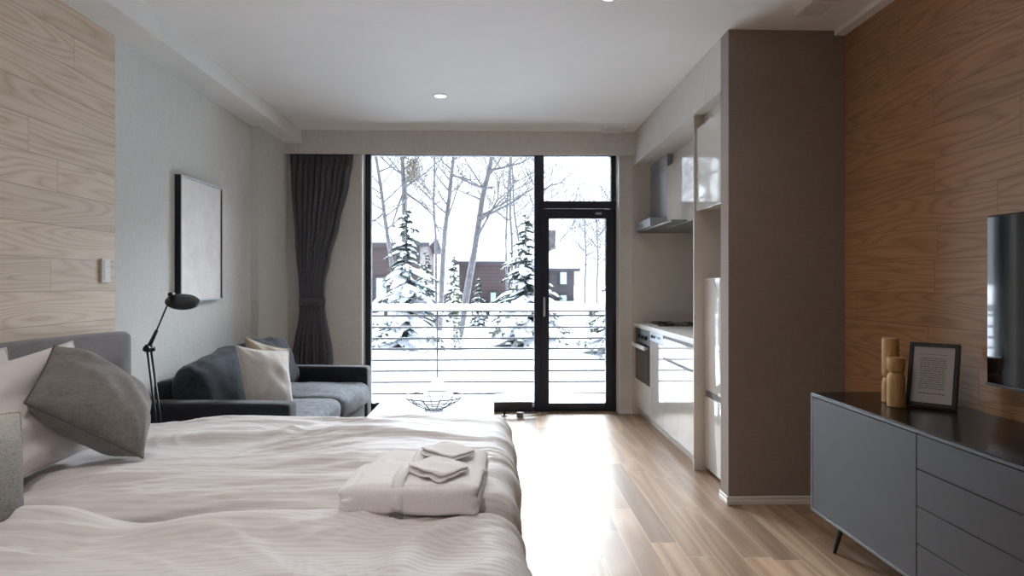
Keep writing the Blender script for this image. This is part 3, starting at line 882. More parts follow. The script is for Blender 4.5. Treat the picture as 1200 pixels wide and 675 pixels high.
# ------------------------------------------------------------------ floor lamp
LY = 3.45; k_ = LY/3.42
def lp(x, z, dy=0): return Vector((x*k_, LY+dy, 1.25+(z-1.25)*k_))
t = thing('floor_lamp', 'slim black jointed floor lamp with round head beside the bed', 'floor lamp', (-1.70, LY, 0))
w = B(); lathe(w, [(.092, 0), (.092, .012), (.086, .018), (.02, .02), (.001, .02)], (-1.70, LY, 0), 40); obj('base', w, M['lampblack'], t, .7)
J = lp(-1.797, .915)
w = B(); tube(w, [(-1.712, LY, .015), (J.x-.012, LY, J.z)], .0055, 10); obj('pole', w, M['lampblack'], t, 4)
w = B(); tube(w, [(-1.684, LY, .015), (J.x+.010, LY, J.z-.012)], .0055, 10); obj('pole', w, M['lampblack'], t, 4)
w = B(); tube(w, [(J.x, LY-.03, J.z), (J.x, LY+.03, J.z)], .017, 16); box(w, J.x-.017, J.x+.017, LY-.012, LY+.012, J.z-.02, J.z+.02, .003, 1)
tube(w, [(J.x-.03, LY, J.z-.008), (J.x+.03, LY, J.z-.008)], .008, 10); obj('joint', w, M['lampblack'], t, .8)
Hd = lp(-1.695, 1.16)
mid = J.lerp(Hd, .38)
w = B(); tube(w, [J+Vector((.003, 0, .01)), mid], .0085, 10); tube(w, [J+Vector((-.008, .0, .012)), mid+Vector((-.006, 0, -.003))], .004, 8); obj('arm_sleeve', w, M['lampblack'], t, 4)
w = B(); tube(w, [mid, Hd], .0042, 10); obj('arm', w, M['lampblack'], t, 4)
w = B(); tube(w, [(Hd.x+.012, LY-.012, Hd.z+.034), (Hd.x+.012, LY+.02, Hd.z+.034)], .013, 14); tube(w, [Hd, Hd+Vector((.012, 0, .034))], .007, 8); obj('head_joint', w, M['lampblack'], t, .8)
hc = lp(-1.625, 1.157)
w = B(); lathe(w, [(.001, .009), (.03, .011), (.078, .006), (.083, .001), (.083, -.004), (.078, -.008), (.001, -.008)], (0, 0, 0), 44)
Rl = Matrix.Rotation(math.radians(13), 4, 'Y') @ Matrix.Rotation(math.radians(23), 4, 'X')
bmesh.ops.transform(w, matrix=Rl, verts=w.verts); bmesh.ops.translate(w, verts=w.verts, vec=hc)
obj('lamp_head', w, M['lampblack'], t, .7)

# ------------------------------------------------------------------ bed
BX0, BX1, BY0, BY1 = -1.88, .03, .42, 3.27
t = thing('bed', 'wide low bed with padded mauve grey headboard on the oak wall', 'bed', (-.95, 1.85, 0))
hb = rbox((.11, 3.12, .92), .04, (8, 44, 20), puff=(.007, 0, .018), amp=.004, freq=3, seed=2)
obj('headboard', move(hb, (-1.944, 1.895, .545)), M['headboard'], t, 4)
obj('base', bx(-1.9, .0, .47, 3.22, .1, .28, .01, 2), M['headboard'], t)
for ya, yb in ((.47, 1.84), (1.85, 3.22)):
    obj('mattress', move(rbox((1.88, yb-ya, .22), .05, (14, 14, 6)), (-.95, (ya+yb)/2, .39)), M['pillow'], t, 4)
for x in (-1.8, -.1):
    for y in (.6, 3.1):
        w = B(); tube(w, [(x, y, .1), (x, y, 0)], .025, 14); obj('leg', w, M['black'], t, .8)

def LUMP(X, Y): return (.022*gauss(X, -1.28, .22)-.030*gauss(X, -.98, .14)+.012*gauss(X, -.62, .25))*gauss(Y, 1.78, .22)
def gauss(x, c, s): return math.exp(-((x-c)/s)**2)
def duvet(name, label, x0, x1, y0, y1, top, seed, ridges, drop=(.36, .30, .30), ny=190, nx=210):
    """cloth laid over a rounded block; x1 = foot side, y sides hang too"""
    w = B(); uvl = w.loops.layers.uv.new('UVMap')
    R = .11
    ex = drop[0]; eyn = drop[1]; eyf = drop[2]
    ax0, ax1 = x0, x1+ex; ay0, ay1 = y0-eyn, y1+eyf
    grid = []
    for j in range(ny+1):
        row = []
        for i in range(nx+1):
            sx = ax0+(ax1-ax0)*i/nx; sy = ay0+(ay1-ay0)*j/ny
            qx = min(sx, x1-R); qy = max(y0+R, min(y1-R, sy))
            dx, dy = sx-qx, sy-qy; d = math.hypot(dx, dy)
            if d < 1e-9: pos = Vector((sx, sy, top)); nrm = Vector((0, 0, 1)); dirv = Vector((0, 0, 0))
            else:
                dirv = Vector((dx/d, dy/d, 0))
                q = Vector((qx, qy, 0))
                lim = R*PI/2
                if d < lim:
                    a = d/R; pos = q+dirv*R*math.sin(a); pos.z = top-R*(1-math.cos(a)); nrm = dirv*math.sin(a)+Vector((0, 0, math.cos(a)))
                else:
                    pos = q+dirv*R; pos.z = top-R-(d-lim); nrm = dirv.copy()
            # displacement
            X, Y = sx, sy
            onTop = max(0, 1-d/(R*1.2))
            h = 0
            wx = X+.10*noise.noise(Vector((X*1.1, Y*1.6, seed)))
            wy = Y+.055*noise.noise(Vector((X*1.3+5, Y*2.0, seed)))+.03*noise.noise(Vector((X*3.1, Y*3.0, seed+3)))
            for (cy, slope, wdt, amp, xa, xb) in ridges:
                c = cy+slope*X
                env = 1/(1+math.exp(-(wx-xa)*9))*1/(1+math.exp((wx-xb)*9))
                e = (wy-c)/wdt
                prof = math.exp(-e*e) if e > 0 else math.exp(-(e*1.35)**2)   # steep on the near side
                h += amp*1.1*env*prof
            # quilting billow, soft lumps, and folds running roughly down the bed but wandering and crossing
            h += .026*noise.noise(Vector((X*1.3, Y*2.4, seed+11)))
            wq = Vector((X*.9, Y*1.1, seed+15)); g1 = noise.noise(wq)*.55; g2 = noise.noise(wq*1.9+Vector((3, 1, 0)))*.22
            ca, sa_ = math.cos(g1), math.sin(g1)
            rx_, ry_ = X*ca+Y*sa_, -X*sa_+Y*ca
            f1 = noise.noise(Vector((rx_*1.5, ry_*6.0+g2*6, seed+20)))
            h += .016*(math.exp(-(f1*4.5)**2)-.4)*(.45+.9*max(0, noise.noise(Vector((X*1.7, Y*1.7, seed+30)))+.3))
            # fine tension creases in fanned bundles
            for kk, (an, fr1, am) in enumerate(((.32, 17, .0075), (-.38, 20, .006), (.05, 26, .005))):
                an2 = an+g1*.8; rx2, ry2 = X*math.cos(an2)+Y*math.sin(an2), -X*math.sin(an2)+Y*math.cos(an2)
                msk = max(0, noise.noise(Vector((X*2.1+kk*9, Y*2.6, seed+50+kk*7)))-.02)
                f2 = noise.noise(Vector((rx2*2.6, ry2*fr1+g2*8, seed+40+kk)))
                h += am*min(1, msk*3.2)*(math.exp(-(f2*5)**2)-.35)
            h += .0016*noise.noise(Vector((X*14, Y*40, seed+60)))
            h += LUMP(X, Y) if seed > 5 else 0
            # hanging folds on the foot and the sides
            hang = max(0, min(1, (d-R*.5)/.12))
            if d > 0:
                along = Y*abs(dirv.x)+X*abs(dirv.y)+math.atan2(dy, dx)*.12
                h += hang*(.014*noise.noise(Vector((along*7, d*1.2, seed+70)))+.006*noise.noise(Vector((along*17+d*3, d*3, seed+75))))
            # thinner at the open head end, where pillows press
            press = 1/(1+math.exp((X-(x0+.25))*14)); h -= .035*press
            pos = pos+nrm*h
            row.append(w.verts.new(pos))
        grid.append(row)
    for j in range(ny):
        for i in range(nx):
            f = w.faces.new((grid[j][i], grid[j][i+1], grid[j+1][i+1], grid[j+1][i]))
            for lp_, (a, b_) in zip(f.loops, ((i, j), (i+1, j), (i+1, j+1), (i, j+1))):
                lp_[uvl].uv = (ax0+(ax1-ax0)*a/nx, ay0+(ay1-ay0)*b_/ny)
    o = obj(name, w, M['duvet'], None, 4)
    md = o.modifiers.new('thick', 'SOLIDIFY'); md.thickness = .012; md.offset = -1
    return tag(o, label, 'duvet', 'white striped duvets')
duvet('duvet', 'white striped duvet on the window side of the bed, by the sofa', -1.72, .085, 1.925, 3.30, .598, 3.0,
      [(2.78, -.05, .09, .026, -1.35, -.25), (2.42, .10, .09, .024, -1.5, -.3), (2.10, -.08, .08, .020, -1.5, -.45)], drop=(.34, .05, .34))
duvet('duvet', 'white striped duvet nearest the camera, under the folded towels', -1.72, .085, .40, 1.91, .612, 8.0,
      [(1.63, -.10, .10, .026, -1.7, -.6), (1.40, .14, .10, .020, -1.5, -.2)], drop=(.36, .3, .05), ny=150, nx=190)

# pillows
g = 'white cotton pillows at the headboard'
throw([(-1.845, 1.62, .97), (-1.825, 2.47, 1.01), (-1.70, 2.44, .615), (-1.70, 1.62, .615)], .07, M['pillow'], 'white cotton pillow leaning on the headboard, rear one at the left edge', g, name='pillow', seed=5, nflip=-1, wr=.01)
throw([(-1.72, 1.86, .94), (-1.76, 2.75, 1.01), (-1.55, 2.64, .62), (-1.54, 1.92, .60)], .085, M['pillow'], 'white cotton pillow directly behind the grey cushion', g, name='pillow', seed=6, nflip=-1, wr=.02, n=34, ripple=5)
dk = plain('darker linen piping', '#5a5654', .9)
gc = throw([(-1.667, 2.5, 1.019), (-1.417, 2.70, .745), (-1.267, 2.37, .622), (-1.53, 2.15, .862)], .125, M['greycush'], 'dark grey linen cushion tilted on its corner against the white pillows', 'cushions on the bed', seed=7, nflip=1, wr=.010, pinch=.03, full=.62, n=34, piping=dk)
tt = throw([(-1.45, 1.43, .915), (-1.335, 1.86, .89), (-1.285, 1.80, .60), (-1.38, 1.38, .60)], .065, M['ombre'], 'woven pale to grey cushion cut off by the left picture edge', 'cushions on the bed', seed=8, nflip=-1, wr=.006, pinch=.0)

# ------------------------------------------------------------------ towels
def towel(c, dims, rz, label, seed):
    t = thing('bath_towel', label, 'towel', c, rz, group='folded white bath towels on the bed', local=True)
    Lx, Ly, Lz = dims
    def fn(p, u):
        # layered ends: grooves between the folded layers on the short sides and the rear
        if abs(u.x) > .8 or u.y > .9:
            p.x -= math.copysign(.009, u.x)*(1-abs(math.sin((p.z/Lz+.5)*PI*3)))**2*(abs(u.x) > .8)
        p.z += .010*noise.noise(Vector((p.x*6+seed, p.y*6, seed)))*(u.z > 0)
        p.z -= .010*(u.z > 0)*max(0, abs(u.x)-.72)/.28*(1 if u.x < 0 else .4)
        p.x += .006*noise.noise(Vector((p.z*30, p.y*12, seed+5)))
        return p
    bm = rbox(dims, .020, (34, 22, 14), puff=(.0, .010, .005), amp=.0028, freq=14, seed=seed, fn=fn)
    obj('folded_cloth', move(bm, (0, 0, Lz/2)), M['towel'], t, 4)
    # woven band wrapping over the front
    w = B(); bw = .034; bx0 = -.045; prev = None
    prof = [(Ly/2-.03, Lz+.006), (0, Lz+.012), (-Ly/2+.03, Lz+.008), (-Ly/2+.006, Lz-.008), (-Ly/2-.011, Lz*.6), (-Ly/2-.011, Lz*.35), (-Ly/2-.002, .012)]
    n = len(prof)
    cols = []
    for y, z in prof: cols.append([w.verts.new((bx0+bw*k, y, z+.002)) for k in (0, .5, 1)])
    for a, b_ in zip(cols, cols[1:]):
        for k in range(2): w.faces.new((a[k], a[k+1], b_[k+1], b_[k]))
    o = obj('woven_band', w, M['towel'], t, 4); md = o.modifiers.new('t', 'SOLIDIFY'); md.thickness = .003; md.offset = 0
    obj('label_tab', bx(bx0-.002, bx0+.034, -Ly/2-.012, -Ly/2-.004, .0, .008), M['grey'], t)
    return t
towel((-.232, 1.885, .614), (.392, .215, .088), math.radians(-4), 'folded white bath towel at the front, topped by a face cloth', 2)
towel((-.213, 2.130, .604), (.375, .20, .080), math.radians(-3), 'folded white bath towel behind the front one, nearer the window', 6)
def facecloth(corners, label, seed, base, edge=-9, skew=-.12):
    """folded square cloth draped over a towel: corners L, T, R, Bf"""
    L, T_, R_, Bf = [Vector(c) for c in corners]
    t = thing('face_cloth', label, 'towel', (L+T_+R_+Bf)/4, group='small folded face cloths')
    c = Vector(((L.x+R_.x)/2, (T_.y+Bf.y)/2, 0)); dx = (R_-L).length/2*1.0; dy = (T_.y-Bf.y)/2*1.06
    for lay in range(2):
        side = 1-.05*lay
        w = rbox((1, 1, .5), .22, (22, 22, 6))
        # folded square turned on its corner, front corner drooping over the towel edge
        for v in w.verts:
            x, y, z = v.co
            nx_ = (x-y)*dx*side*.98; ny_ = (x+y)*dy*side*.98
            wx_, wy_ = c.x+nx_+(.012*(1-ny_/dy)*.5)*0+skew*ny_, c.y+ny_
            zz = base+.002+.0085*lay+(z+.25)*.022
            zz += .005*noise.noise(Vector((wx_*22+seed, wy_*22, lay*.4)))
            zz += .009*math.exp(-((x+.5)/.12)**2)*(lay == 1)          # thick rolled fold along one side
            zz -= max(0, edge-wy_)*.5
            v.co = (wx_, wy_, zz)
        obj('fold', w, M['towel'], t, 4)
zt = .706
facecloth([(-.272, 1.835, zt), (-.165, 2.0, zt+.003), (-.058, 1.825, zt), (-.205, 1.772, zt-.016)], 'folded white face cloth on the front bath towel', 1, zt, 1.80)
zt = .695
facecloth([(-.255, 2.05, zt), (-.158, 2.23, zt+.002), (-.052, 2.11, zt), (-.135, 1.995, zt)], 'folded white face cloth on the rear bath towel', 4, zt)

# ------------------------------------------------------------------ outside: deck, railing, ground
def X_at(px, d): # column of the view to a world x at distance d (measured once from the photograph)
    a = (px-600)/760; c, s = math.cos(math.atan(20/760)), math.sin(math.atan(20/760))
    rx, ry = a*c+s, -a*s+c
    return rx*d/ry
def Z_at(py, d): return 1.25-(py-332.5)/760*d
w = B(); nx, ny = 90, 110
def gz(x, y):
    if y < 8.25: z = -.30+.06*noise.noise(Vector((x*.8, y*.8, 1)))+.16*max(0, min(1, (y-7.4)/.9))*max(0, min(1, (x+1.6)/1.8)) 
    else:
        s = max(0, min(1, (y-8.25)/2.6)); s = s*s*(3-2*s)
        z = -.22+.36*s+.06*noise.noise(Vector((x*.35, y*.35, 3)))+.015*max(0, y-12)
    z += .30*math.exp(-((x+.726)**2+(y-8.2)**2)/.022)
    return z
ys = [6.42+(8.6-6.42)*i/50 for i in range(50)]+[8.6*(70/8.6)**(i/60) for i in range(61)]
xs_ = [-1+2*i/nx for i in range(nx+1)]
rows_ = []
for y in ys:
    hw = 3.0+max(0, y-6)*1.15
    rows_.append([w.verts.new((hw*s*(.35+.65*abs(s)), y, gz(hw*s*(.35+.65*abs(s)), y))) for s in xs_])
for a, b_ in zip(rows_, rows_[1:]):
    for i in range(nx): w.faces.new((a[i], a[i+1], b_[i+1], b_[i]))
o = obj('ground_snow', w, M['snow'], None, 4); o['kind'] = 'structure'
struct('balcony_deck', bx(-4, 4, 6.5, 8.3, -.75, -.45), M['housegrey'])

RY = 8.2
t = thing('balcony_railing', 'dark metal balcony railing with seven thin rails and snow on top', 'railing', (0, RY, -.45))
rx0, rx1 = -4.2, 4.2
obj('top_rail', bx(rx0, rx1, RY-.03, RY+.03, .895, .912, .002, 1), M['rail'], t)
for z in (.846, .701, .561, .429, .288, .15, .01, -.136, -.27):
    w = B(); tube(w, [(rx0, RY, z), (rx1, RY, z)], .0135, 8); obj('rail', w, M['rail'], t, 4)
for x in (-3.95, -2.66, -1.374, -.086, 1.212, 2.5, 3.8):
    obj('bracket', bx(x-.022, x+.022, RY-.015, RY+.015, .846, .9, .001, 1), M['rail'], t)
    if abs(x) > 1.5: obj('post', bx(x-.02, x+.02, RY+.02, RY+.05, -.45, .9), M['rail'], t)
for x in (-.726-2.57, -.726, 1.86):
    w = B(); tube(w, [(x, RY, .9), (x, RY, -.45)], .010, 8); obj('baluster', w, M['rail'], t, 4)
w = B(); n = 260; prof = [(-.036, 0), (-.042, .03), (-.036, .062), (-.015, .082), (.012, .084), (.036, .062), (.042, .03), (.036, 0)]
pr_ = None
for i in range(n+1):
    x = rx0+(rx1-rx0)*i/n
    sc_ = 1+.10*noise.noise(Vector((x*3, 0, 9)))+.08*noise.noise(Vector((x*11, 0, 5)))+.05*noise.noise(Vector((x*30, 0, 5)))
    cur = [w.verts.new((x, RY+a*1.0, .912+b_*sc_)) for a, b_ in prof]
    if pr_:
        for k in range(len(prof)-1): w.faces.new((pr_[k], cur[k], cur[k+1], pr_[k+1]))
    pr_ = cur
sn = obj('snow_cap', w, M['snow'], t, 4); sn['label'] = 'snow lying on the top rail'

# houses
def house(label, d, x0, x1, zb, eave, ridge_dx, ridge_z, ridge_dy, wallm, wins=(), depth=5, chimney=None, ov=.35):
    t = thing('house', label, 'house', ((x0+x1)/2, d+depth/2, zb))
    w = B()
    box(w, x0, x1, d, d+depth, zb, eave)
    obj('walls', w, wallm, t)
    # gable infill + roof slab carrying snow
    rz = ridge_z; ym = d+ridge_dy
    w = B(); th = .12
    A0, A1 = Vector((x0-ov, d-ov, eave-.05)), Vector((x1+ov, d-ov, eave-.05))
    Rr0, Rr1 = Vector((x0-ov+ridge_dx, ym, rz)), Vector((x1+ov, ym, rz))
    C0, C1 = Vector((x0-ov, d+depth+ov, eave-.05)), Vector((x1+ov, d+depth+ov, eave-.05))
    def slab(bm, q, th, mi=0):
        lo = [bm.verts.new(p) for p in q]; up = [bm.verts.new(p+Vector((0, 0, th))) for p in q]
        bm.faces.new(lo[::-1]); bm.faces.new(up)
        for i in range(4): bm.faces.new((lo[i], lo[(i+1) % 4], up[(i+1) % 4], up[i]))
    slab(w, [A0, A1, Rr1, Rr0], th); slab(w, [Rr0, Rr1, C1, C0], th)
    bmesh.ops.recalc_face_normals(w, faces=w.faces)
    obj('roof', w, M['housegrey'], t)
    w = B(); up = Vector((0, 0, th+.002)); i_ = Vector((0, .06, 0))
    slab(w, [A0+up+i_, A1+up+i_, Rr1+up, Rr0+up], .28); slab(w, [Rr0+up, Rr1+up, C1+up-i_, C0+up-i_], .28)
    bmesh.ops.recalc_face_normals(w, faces=w.faces)
    s = obj('snow_cover', w, M['snow'], t); s['label'] = 'thick snow on the roof'
    w = B(); g1 = w.verts.new((x0+.0, d, eave-.1)); g2 = w.verts.new((x0+.0, d+depth, eave-.1)); g3 = w.verts.new((x0+ridge_dx*.5, ym, rz-.05))
    w.faces.new((g1, g2, g3)); g1 = w.verts.new((x1, d, eave-.1)); g2 = w.verts.new((x1, d+depth, eave-.1)); g3 = w.verts.new((x1, ym, rz-.05)); w.faces.new((g1, g2, g3))
    obj('gable', w, wallm, t)
    for (a, b_, c, e) in wins:
        w = B(); f = .07
        for q in ((a-f, a, c-f, e+f), (b_, b_+f, c-f, e+f), (a, b_, c-f, c), (a, b_, e, e+f)): box(w, q[0], q[1], d-.06, d, q[2], q[3])
        wf = obj('window', w, M['housegrey'], t)
        obj('pane', bx(a, b_, d-.03, d-.01, c, e), plain('pane', '#a9c3d2', .1), wf)
    if chimney:
        a, b_, c, e = chimney
        ch = obj('chimney', bx(a, b_, d+depth*.35, d+depth*.35+(b_-a), c, e), M['stone'], t)
        obj('chimney_snow', rbox((b_-a+.1, b_-a+.1, .2), .08, (6, 6, 4)), M['snow'], ch) if False else None
    return t
d = 22.
house('brown boarded house behind the snowy spruce, leftmost', d, X_at(380, d), X_at(492, d), .1, Z_at(288, d), 0, Z_at(279, d+2.5), 2.5, M['house'],
      wins=[(X_at(441, d), X_at(453, d), Z_at(350, d), Z_at(326, d)), (X_at(400, d), X_at(414, d), Z_at(350, d), Z_at(326, d))])
d = 27.
house('reddish brown house with snowy roof in the middle of the window', d, X_at(538, d), X_at(598, d), .1, Z_at(309, d), -.55, Z_at(290, d+3.5), 3.5, M['house'],
      wins=[(X_at(575, d), X_at(581, d), Z_at(356, d), Z_at(343, d))], depth=6, ov=.2)
d = 31.
house('grey house with two pale windows seen through the balcony door', d, X_at(612, d), X_at(673, d), .1, Z_at(317, d), 0, Z_at(292, d+3), 3, M['housegrey'],
      wins=[(X_at(656.5, d), X_at(664, d), Z_at(333, d), Z_at(319, d)), (X_at(656.5, d), X_at(664, d), Z_at(356, d), Z_at(346, d))],
      chimney=(X_at(642, d+2), X_at(650.5, d+2), 2, Z_at(270, d+2)), ov=.25)
d = 20.
t = thing('shed', 'small low brown shed under snow between the bare trunks', 'shed', (X_at(527, d), d+.5, .2))
obj('walls', bx(X_at(520, d), X_at(534, d), d, d+1, .1, Z_at(343, d)), M['house'], t)
s = rbox((X_at(536, d)-X_at(518, d), 1.3, .22), .09, (8, 8, 4)); obj('snow_cover', move(s, (X_at(527, d), d+.5, Z_at(343, d)+.09)), M['snow'], t, 4)

# ------------------------------------------------------------------ trees
def branchy(bm, p, dirv, length, r, depth, rn, bend=.25, up=.25):
    pts = [Vector(p)]; rs = [r]; v = Vector(dirv).normalized(); n = 6
    for i in range(n):
        v = (v+Vector((rn.uniform(-1, 1), rn.uniform(-1, 1), rn.uniform(-.6, 1)))*bend*.45+Vector((0, 0, up*.1))).normalized()
        pts.append(pts[-1]+v*length/n); rs.append(max(.0055, r*(1-.75*(i+1)/n)))
    tube(bm, pts, rs, 5, cap=False)
    if depth > 0:
        for k in range(rn.randint(2, 4)):
            i = rn.randint(2, n-1)
            side = Vector((rn.uniform(-1, 1), rn.uniform(-.7, .7), rn.uniform(-.1, .8))).normalized()
            branchy(bm, pts[i], (v*.6+side).normalized(), length*rn.uniform(.45, .7), rs[i]*.6, depth-1, rn, bend, up)
def bare_tree(label, pix, d, rw, seed, nb=9, bl=1.2, manual=()):
    nb = int(nb*1.7)
    """trunk through measured points (column,row) at distance d, widths rw in metres"""
    rw *= 1.2
    pts = [Vector((X_at(px, d), d+.05*i, Z_at(py, d))) for i, (px, py) in enumerate(pix)]
    # carry the trunk to the ground and above the window head
    lo = pts[-1]; dv = (pts[-1]-pts[-2]).normalized()
    g_ = gz(lo.x, lo.y)-.1
    if lo.z > g_: pts.append(lo+dv*((lo.z-g_)/max(.2, -dv.z)))
    dv = (pts[0]-pts[1]).normalized(); pts = [pts[0]+dv*1.8, pts[0]+dv*.9]+pts
    n = len(pts); rs = [rw*(.35+.65*i/(n-1)) for i in range(n)]
    t = thing('bare_tree', label, 'tree', (pts[-1].x, pts[-1].y, g_+.1), group='bare winter trees outside')
    # smooth the path
    fine = []; fr_ = []
    for i in range(n-1):
        for k in range(4):
            s = k/4; p0, p1, p2, p3 = pts[max(0, i-1)], pts[i], pts[i+1], pts[min(n-1, i+2)]
            fine.append(.5*((2*p1)+(p2-p0)*s+(2*p0-5*p1+4*p2-p3)*s*s+(3*p1-p0-3*p2+p3)*s**3)); fr_.append(rs[i]*(1-s)+rs[i+1]*s)
    fine.append(pts[-1]); fr_.append(rs[-1])
    w = B(); tube(w, fine, fr_, 9); obj('trunk', w, M['bark'], t, 4)
    rn = random.Random(seed); w = B()
    for k in range(nb):
        i = rn.randint(2, int(len(fine)*.62)); p = fine[i]
        a = rn.choice((-1, 1)); dv = Vector((a*rn.uniform(.5, 1), rn.uniform(-.6, .6), rn.uniform(.25, .9)))
        branchy(w, p, dv, bl*rn.uniform(.7, 1.4), fr_[i]*.45, 2, rn)
    for path in manual:
        pp = [Vector((X_at(px, d), d+.02*i, Z_at(py, d))) for i, (px, py) in enumerate(path)]
        tube(w, pp, [rw*.38*(1-.7*i/(len(pp)-1)) for i in range(len(pp))], 6)
        for k in range(4): 
            i = rn.randint(1, len(pp)-1); branchy(w, pp[i], (pp[i]-pp[i-1]).normalized()+Vector((rn.uniform(-.6, .6), 0, rn.uniform(0, .6))), bl*.5, rw*.16, 1, rn)
    obj('branches', w, M['bark'], t, 4)
    return t
bare_tree('thin bare tree nearest the left window frame', [(440, 180), (447, 228), (451, 262), (455, 290), (460, 330)], 13, .045, 1, 8, 1.0, manual=[[(444, 202), (455, 197), (466, 196)], [(449, 235), (436, 227)], [(451, 249), (440, 258), (436, 264)]])
fork = bare_tree('thick forked bare tree rising behind the large spruce', [(471, 180), (472, 205), (473, 225), (473, 245), (473, 300)], 14, .065, 2, 6, 1.1, manual=[[(472, 222), (482, 203), (492, 182)], [(473, 226), (467, 240), (460, 262), (458, 280)], [(476, 227), (492, 238), (507, 252), (510, 262)]])
bare_tree('slender straight bare tree between the two thicker trunks', [(509, 180), (509, 205), (508, 240), (510, 280), (510, 320)], 16, .033, 3, 8, 1.0, manual=[[(509, 205), (515, 190), (518, 180)], [(508, 228), (492, 214)], [(508, 235), (498, 218), (490, 205)]])
bare_tree('pale leaning bare tree in the middle of the window', [(532, 180), (529, 205), (526, 232), (521, 270), (518, 310), (516, 350)], 14.5, .058, 4, 6, 1.0, manual=[[(530, 206), (548, 210), (567, 220)], [(521, 265), (530, 240), (536, 222)]])
bare_tree('leaning birch with forked limbs in front of the reddish house', [(577, 180), (573, 200), (566, 228), (562, 252), (557, 285), (551, 318), (545, 352)], 13, .068, 5, 5, 1.0, manual=[[(573, 200), (590, 196), (612, 190), (622, 184)], [(561, 256), (580, 248), (598, 238), (612, 228), (624, 229)], [(559, 278), (570, 258), (583, 234), (598, 222)], [(567, 221), (550, 214), (533, 206)]])
for k, (px, r_) in enumerate(((593, .03), (599, .036), (606, .03))):
    bare_tree(['thin bare sapling just left of the trio beside the right spruce', 'middle sapling of the trio beside the right spruce', 'sapling of the trio closest to the right spruce'][k],
              [(px-3-4*k+6, 215), (px-2*k+1, 250), (px+k, 285), (px+1, 330)], 17+k*.6, r_, 10+k, 9, 1.1)
bare_tree('bare tree hidden by the mullion with twigs over the door', [(634, 190), (633, 240), (632, 300), (631, 340)], 14, .05, 21, 6, 1.0, manual=[[(634, 225), (645, 217), (658, 213), (664, 216)], [(633, 262), (650, 250), (664, 245)], [(633, 300), (650, 290), (668, 268), (690, 262)]])
for k, px in enumerate((686, 700, 716)):
    bare_tree(['leftmost distant bare tree in the haze right of the grey house', 'distant bare tree in the middle of the haze right of the grey house', 'distant bare tree at the right edge of the door glass'][k],
              [(px, 285), (px+1, 305), (px, 330), (px, 345)], 26+k, .04, 30+k, 14, 2.0)

def spruce(label, px, ytop, rad, d, seed, levels=13, zbase=None, tilt=0, scale=1, group='snow covered spruces outside'):
    x0 = X_at(px, d); zt = Z_at(ytop, d); zb = gz(x0, d) if zbase is None else zbase
    H = zt-zb
    t = thing('spruce_tree', label, 'tree', (x0, d, zb), group=group)
    rn = random.Random(seed)
    w = B(); tube(w, [(x0, d, zb-.1), (x0, d, zb+H*.5), (x0, d, zt)], [.05*scale, .03*scale, .006], 8); obj('trunk', w, M['bark'], t, 4)
    nd_, sn_ = B(), B()
    for L in range(levels):
        f0 = (L+.4)/levels
        nb = max(4, int(9*(1-f0)+3))
        for k in range(nb):
            f = min(.985, max(.01, f0+rn.uniform(-.75, .75)/levels)); z = zb+H*(.04+.93*f); R = rad*(1-f)**.95+.03
            a = 2*PI*(k+rn.random()*.9)/nb+L*.8; rl = R*rn.uniform(.55, 1.2)
            dv = Vector((math.cos(a), math.sin(a), 0)); sd = Vector((-math.sin(a), math.cos(a), 0))
            pts = []
            for i in range(6):
                s = i/5; pts.append(Vector((x0, d, z))+dv*rl*s+Vector((0, 0, rl*(.10*s-.42*s*s))))
            tube(nd_, pts, [.012*(1-.8*i/5)*scale for i in range(6)], 4, cap=False)
            # needle sprays hang both sides of each bough
            for i in range(1, 6):
                for q in range(int(8+6*rl)):
                    s = (i-rn.random())/5; p = pts[i-1].lerp(pts[i], rn.random())
                    ln = (.06+.22*rl*(1-s*.6))*rn.uniform(.6, 1.1)
                    dd = (dv*rn.uniform(.3, 1)+sd*rn.choice((-1, 1))*rn.uniform(.4, 1)+Vector((0, 0, rn.uniform(-.65, .05)))).normalized()
                    e = p+dd*ln; wv = dd.cross(Vector((0, 0, 1))); wv = (wv if wv.length > .1 else sd).normalized()*.012+Vector((0, 0, rn.uniform(.003, .012)))
                    vs = [nd_.verts.new(x_) for x_ in (p-wv, p.lerp(e, .5)-wv*1.6, e, p.lerp(e, .5)+wv*1.6, p+wv)]
                    nd_.faces.new(vs)
            # snow pillow on the bough
            m_ = 7; rings = []
            s0 = .18
            for i in range(m_):
                s = s0+(1.02-s0)*i/(m_-1); j = min(4, int(s*5)); c = pts[j].lerp(pts[j+1], min(1, s*5-j))
                wd = rl*(.19*math.sin(PI*min(1, .12+.86*i/(m_-1)))**.7)*rn.uniform(.7, 1.2)+.01
                ht = wd*.34
                rings.append([sn_.verts.new(c+sd*wd*cx_*rn.uniform(.8, 1.2)+Vector((0, 0, .012+ht*cz_*rn.uniform(.7, 1.2)-abs(cx_)*wd*.25)))
                              for cx_, cz_ in ((-1, .0), (-.7, .6), (0, 1), (.7, .6), (1, .0), (0, -.05))])
            for A_, C_ in zip(rings, rings[1:]):
                for q in range(6): sn_.faces.new((A_[q], A_[(q+1) % 6], C_[(q+1) % 6], C_[q]))
            sn_.faces.new(rings[0][::-1]); sn_.faces.new(rings[-1])
    o = obj('needles', nd_, M['needle'], t)
    o = obj('snow_cover', sn_, M['snow'], t, 4); o['label'] = 'snow lying on the boughs'
    return t
spruce('large snowy spruce on the left side of the window', 476, 238, .95, 11.5, 1, 15)
spruce('tall snowy spruce standing behind the door mullion', 616, 245, .84, 11.8, 2, 15)
spruce('snowy spruce half hidden by the right door frame', 736, 250, .82, 10.6, 3, 14)
spruce('tiny distant spruce in front of the reddish house', 561, 325, .26, 16, 4, 9)
spruce('small snowy spruce between the straight and leaning trunks', 532, 298, .42, 18, 5, 10)
spruce('small snowy spruce just right of the large left spruce', 499, 292, .55, 17, 6, 11)

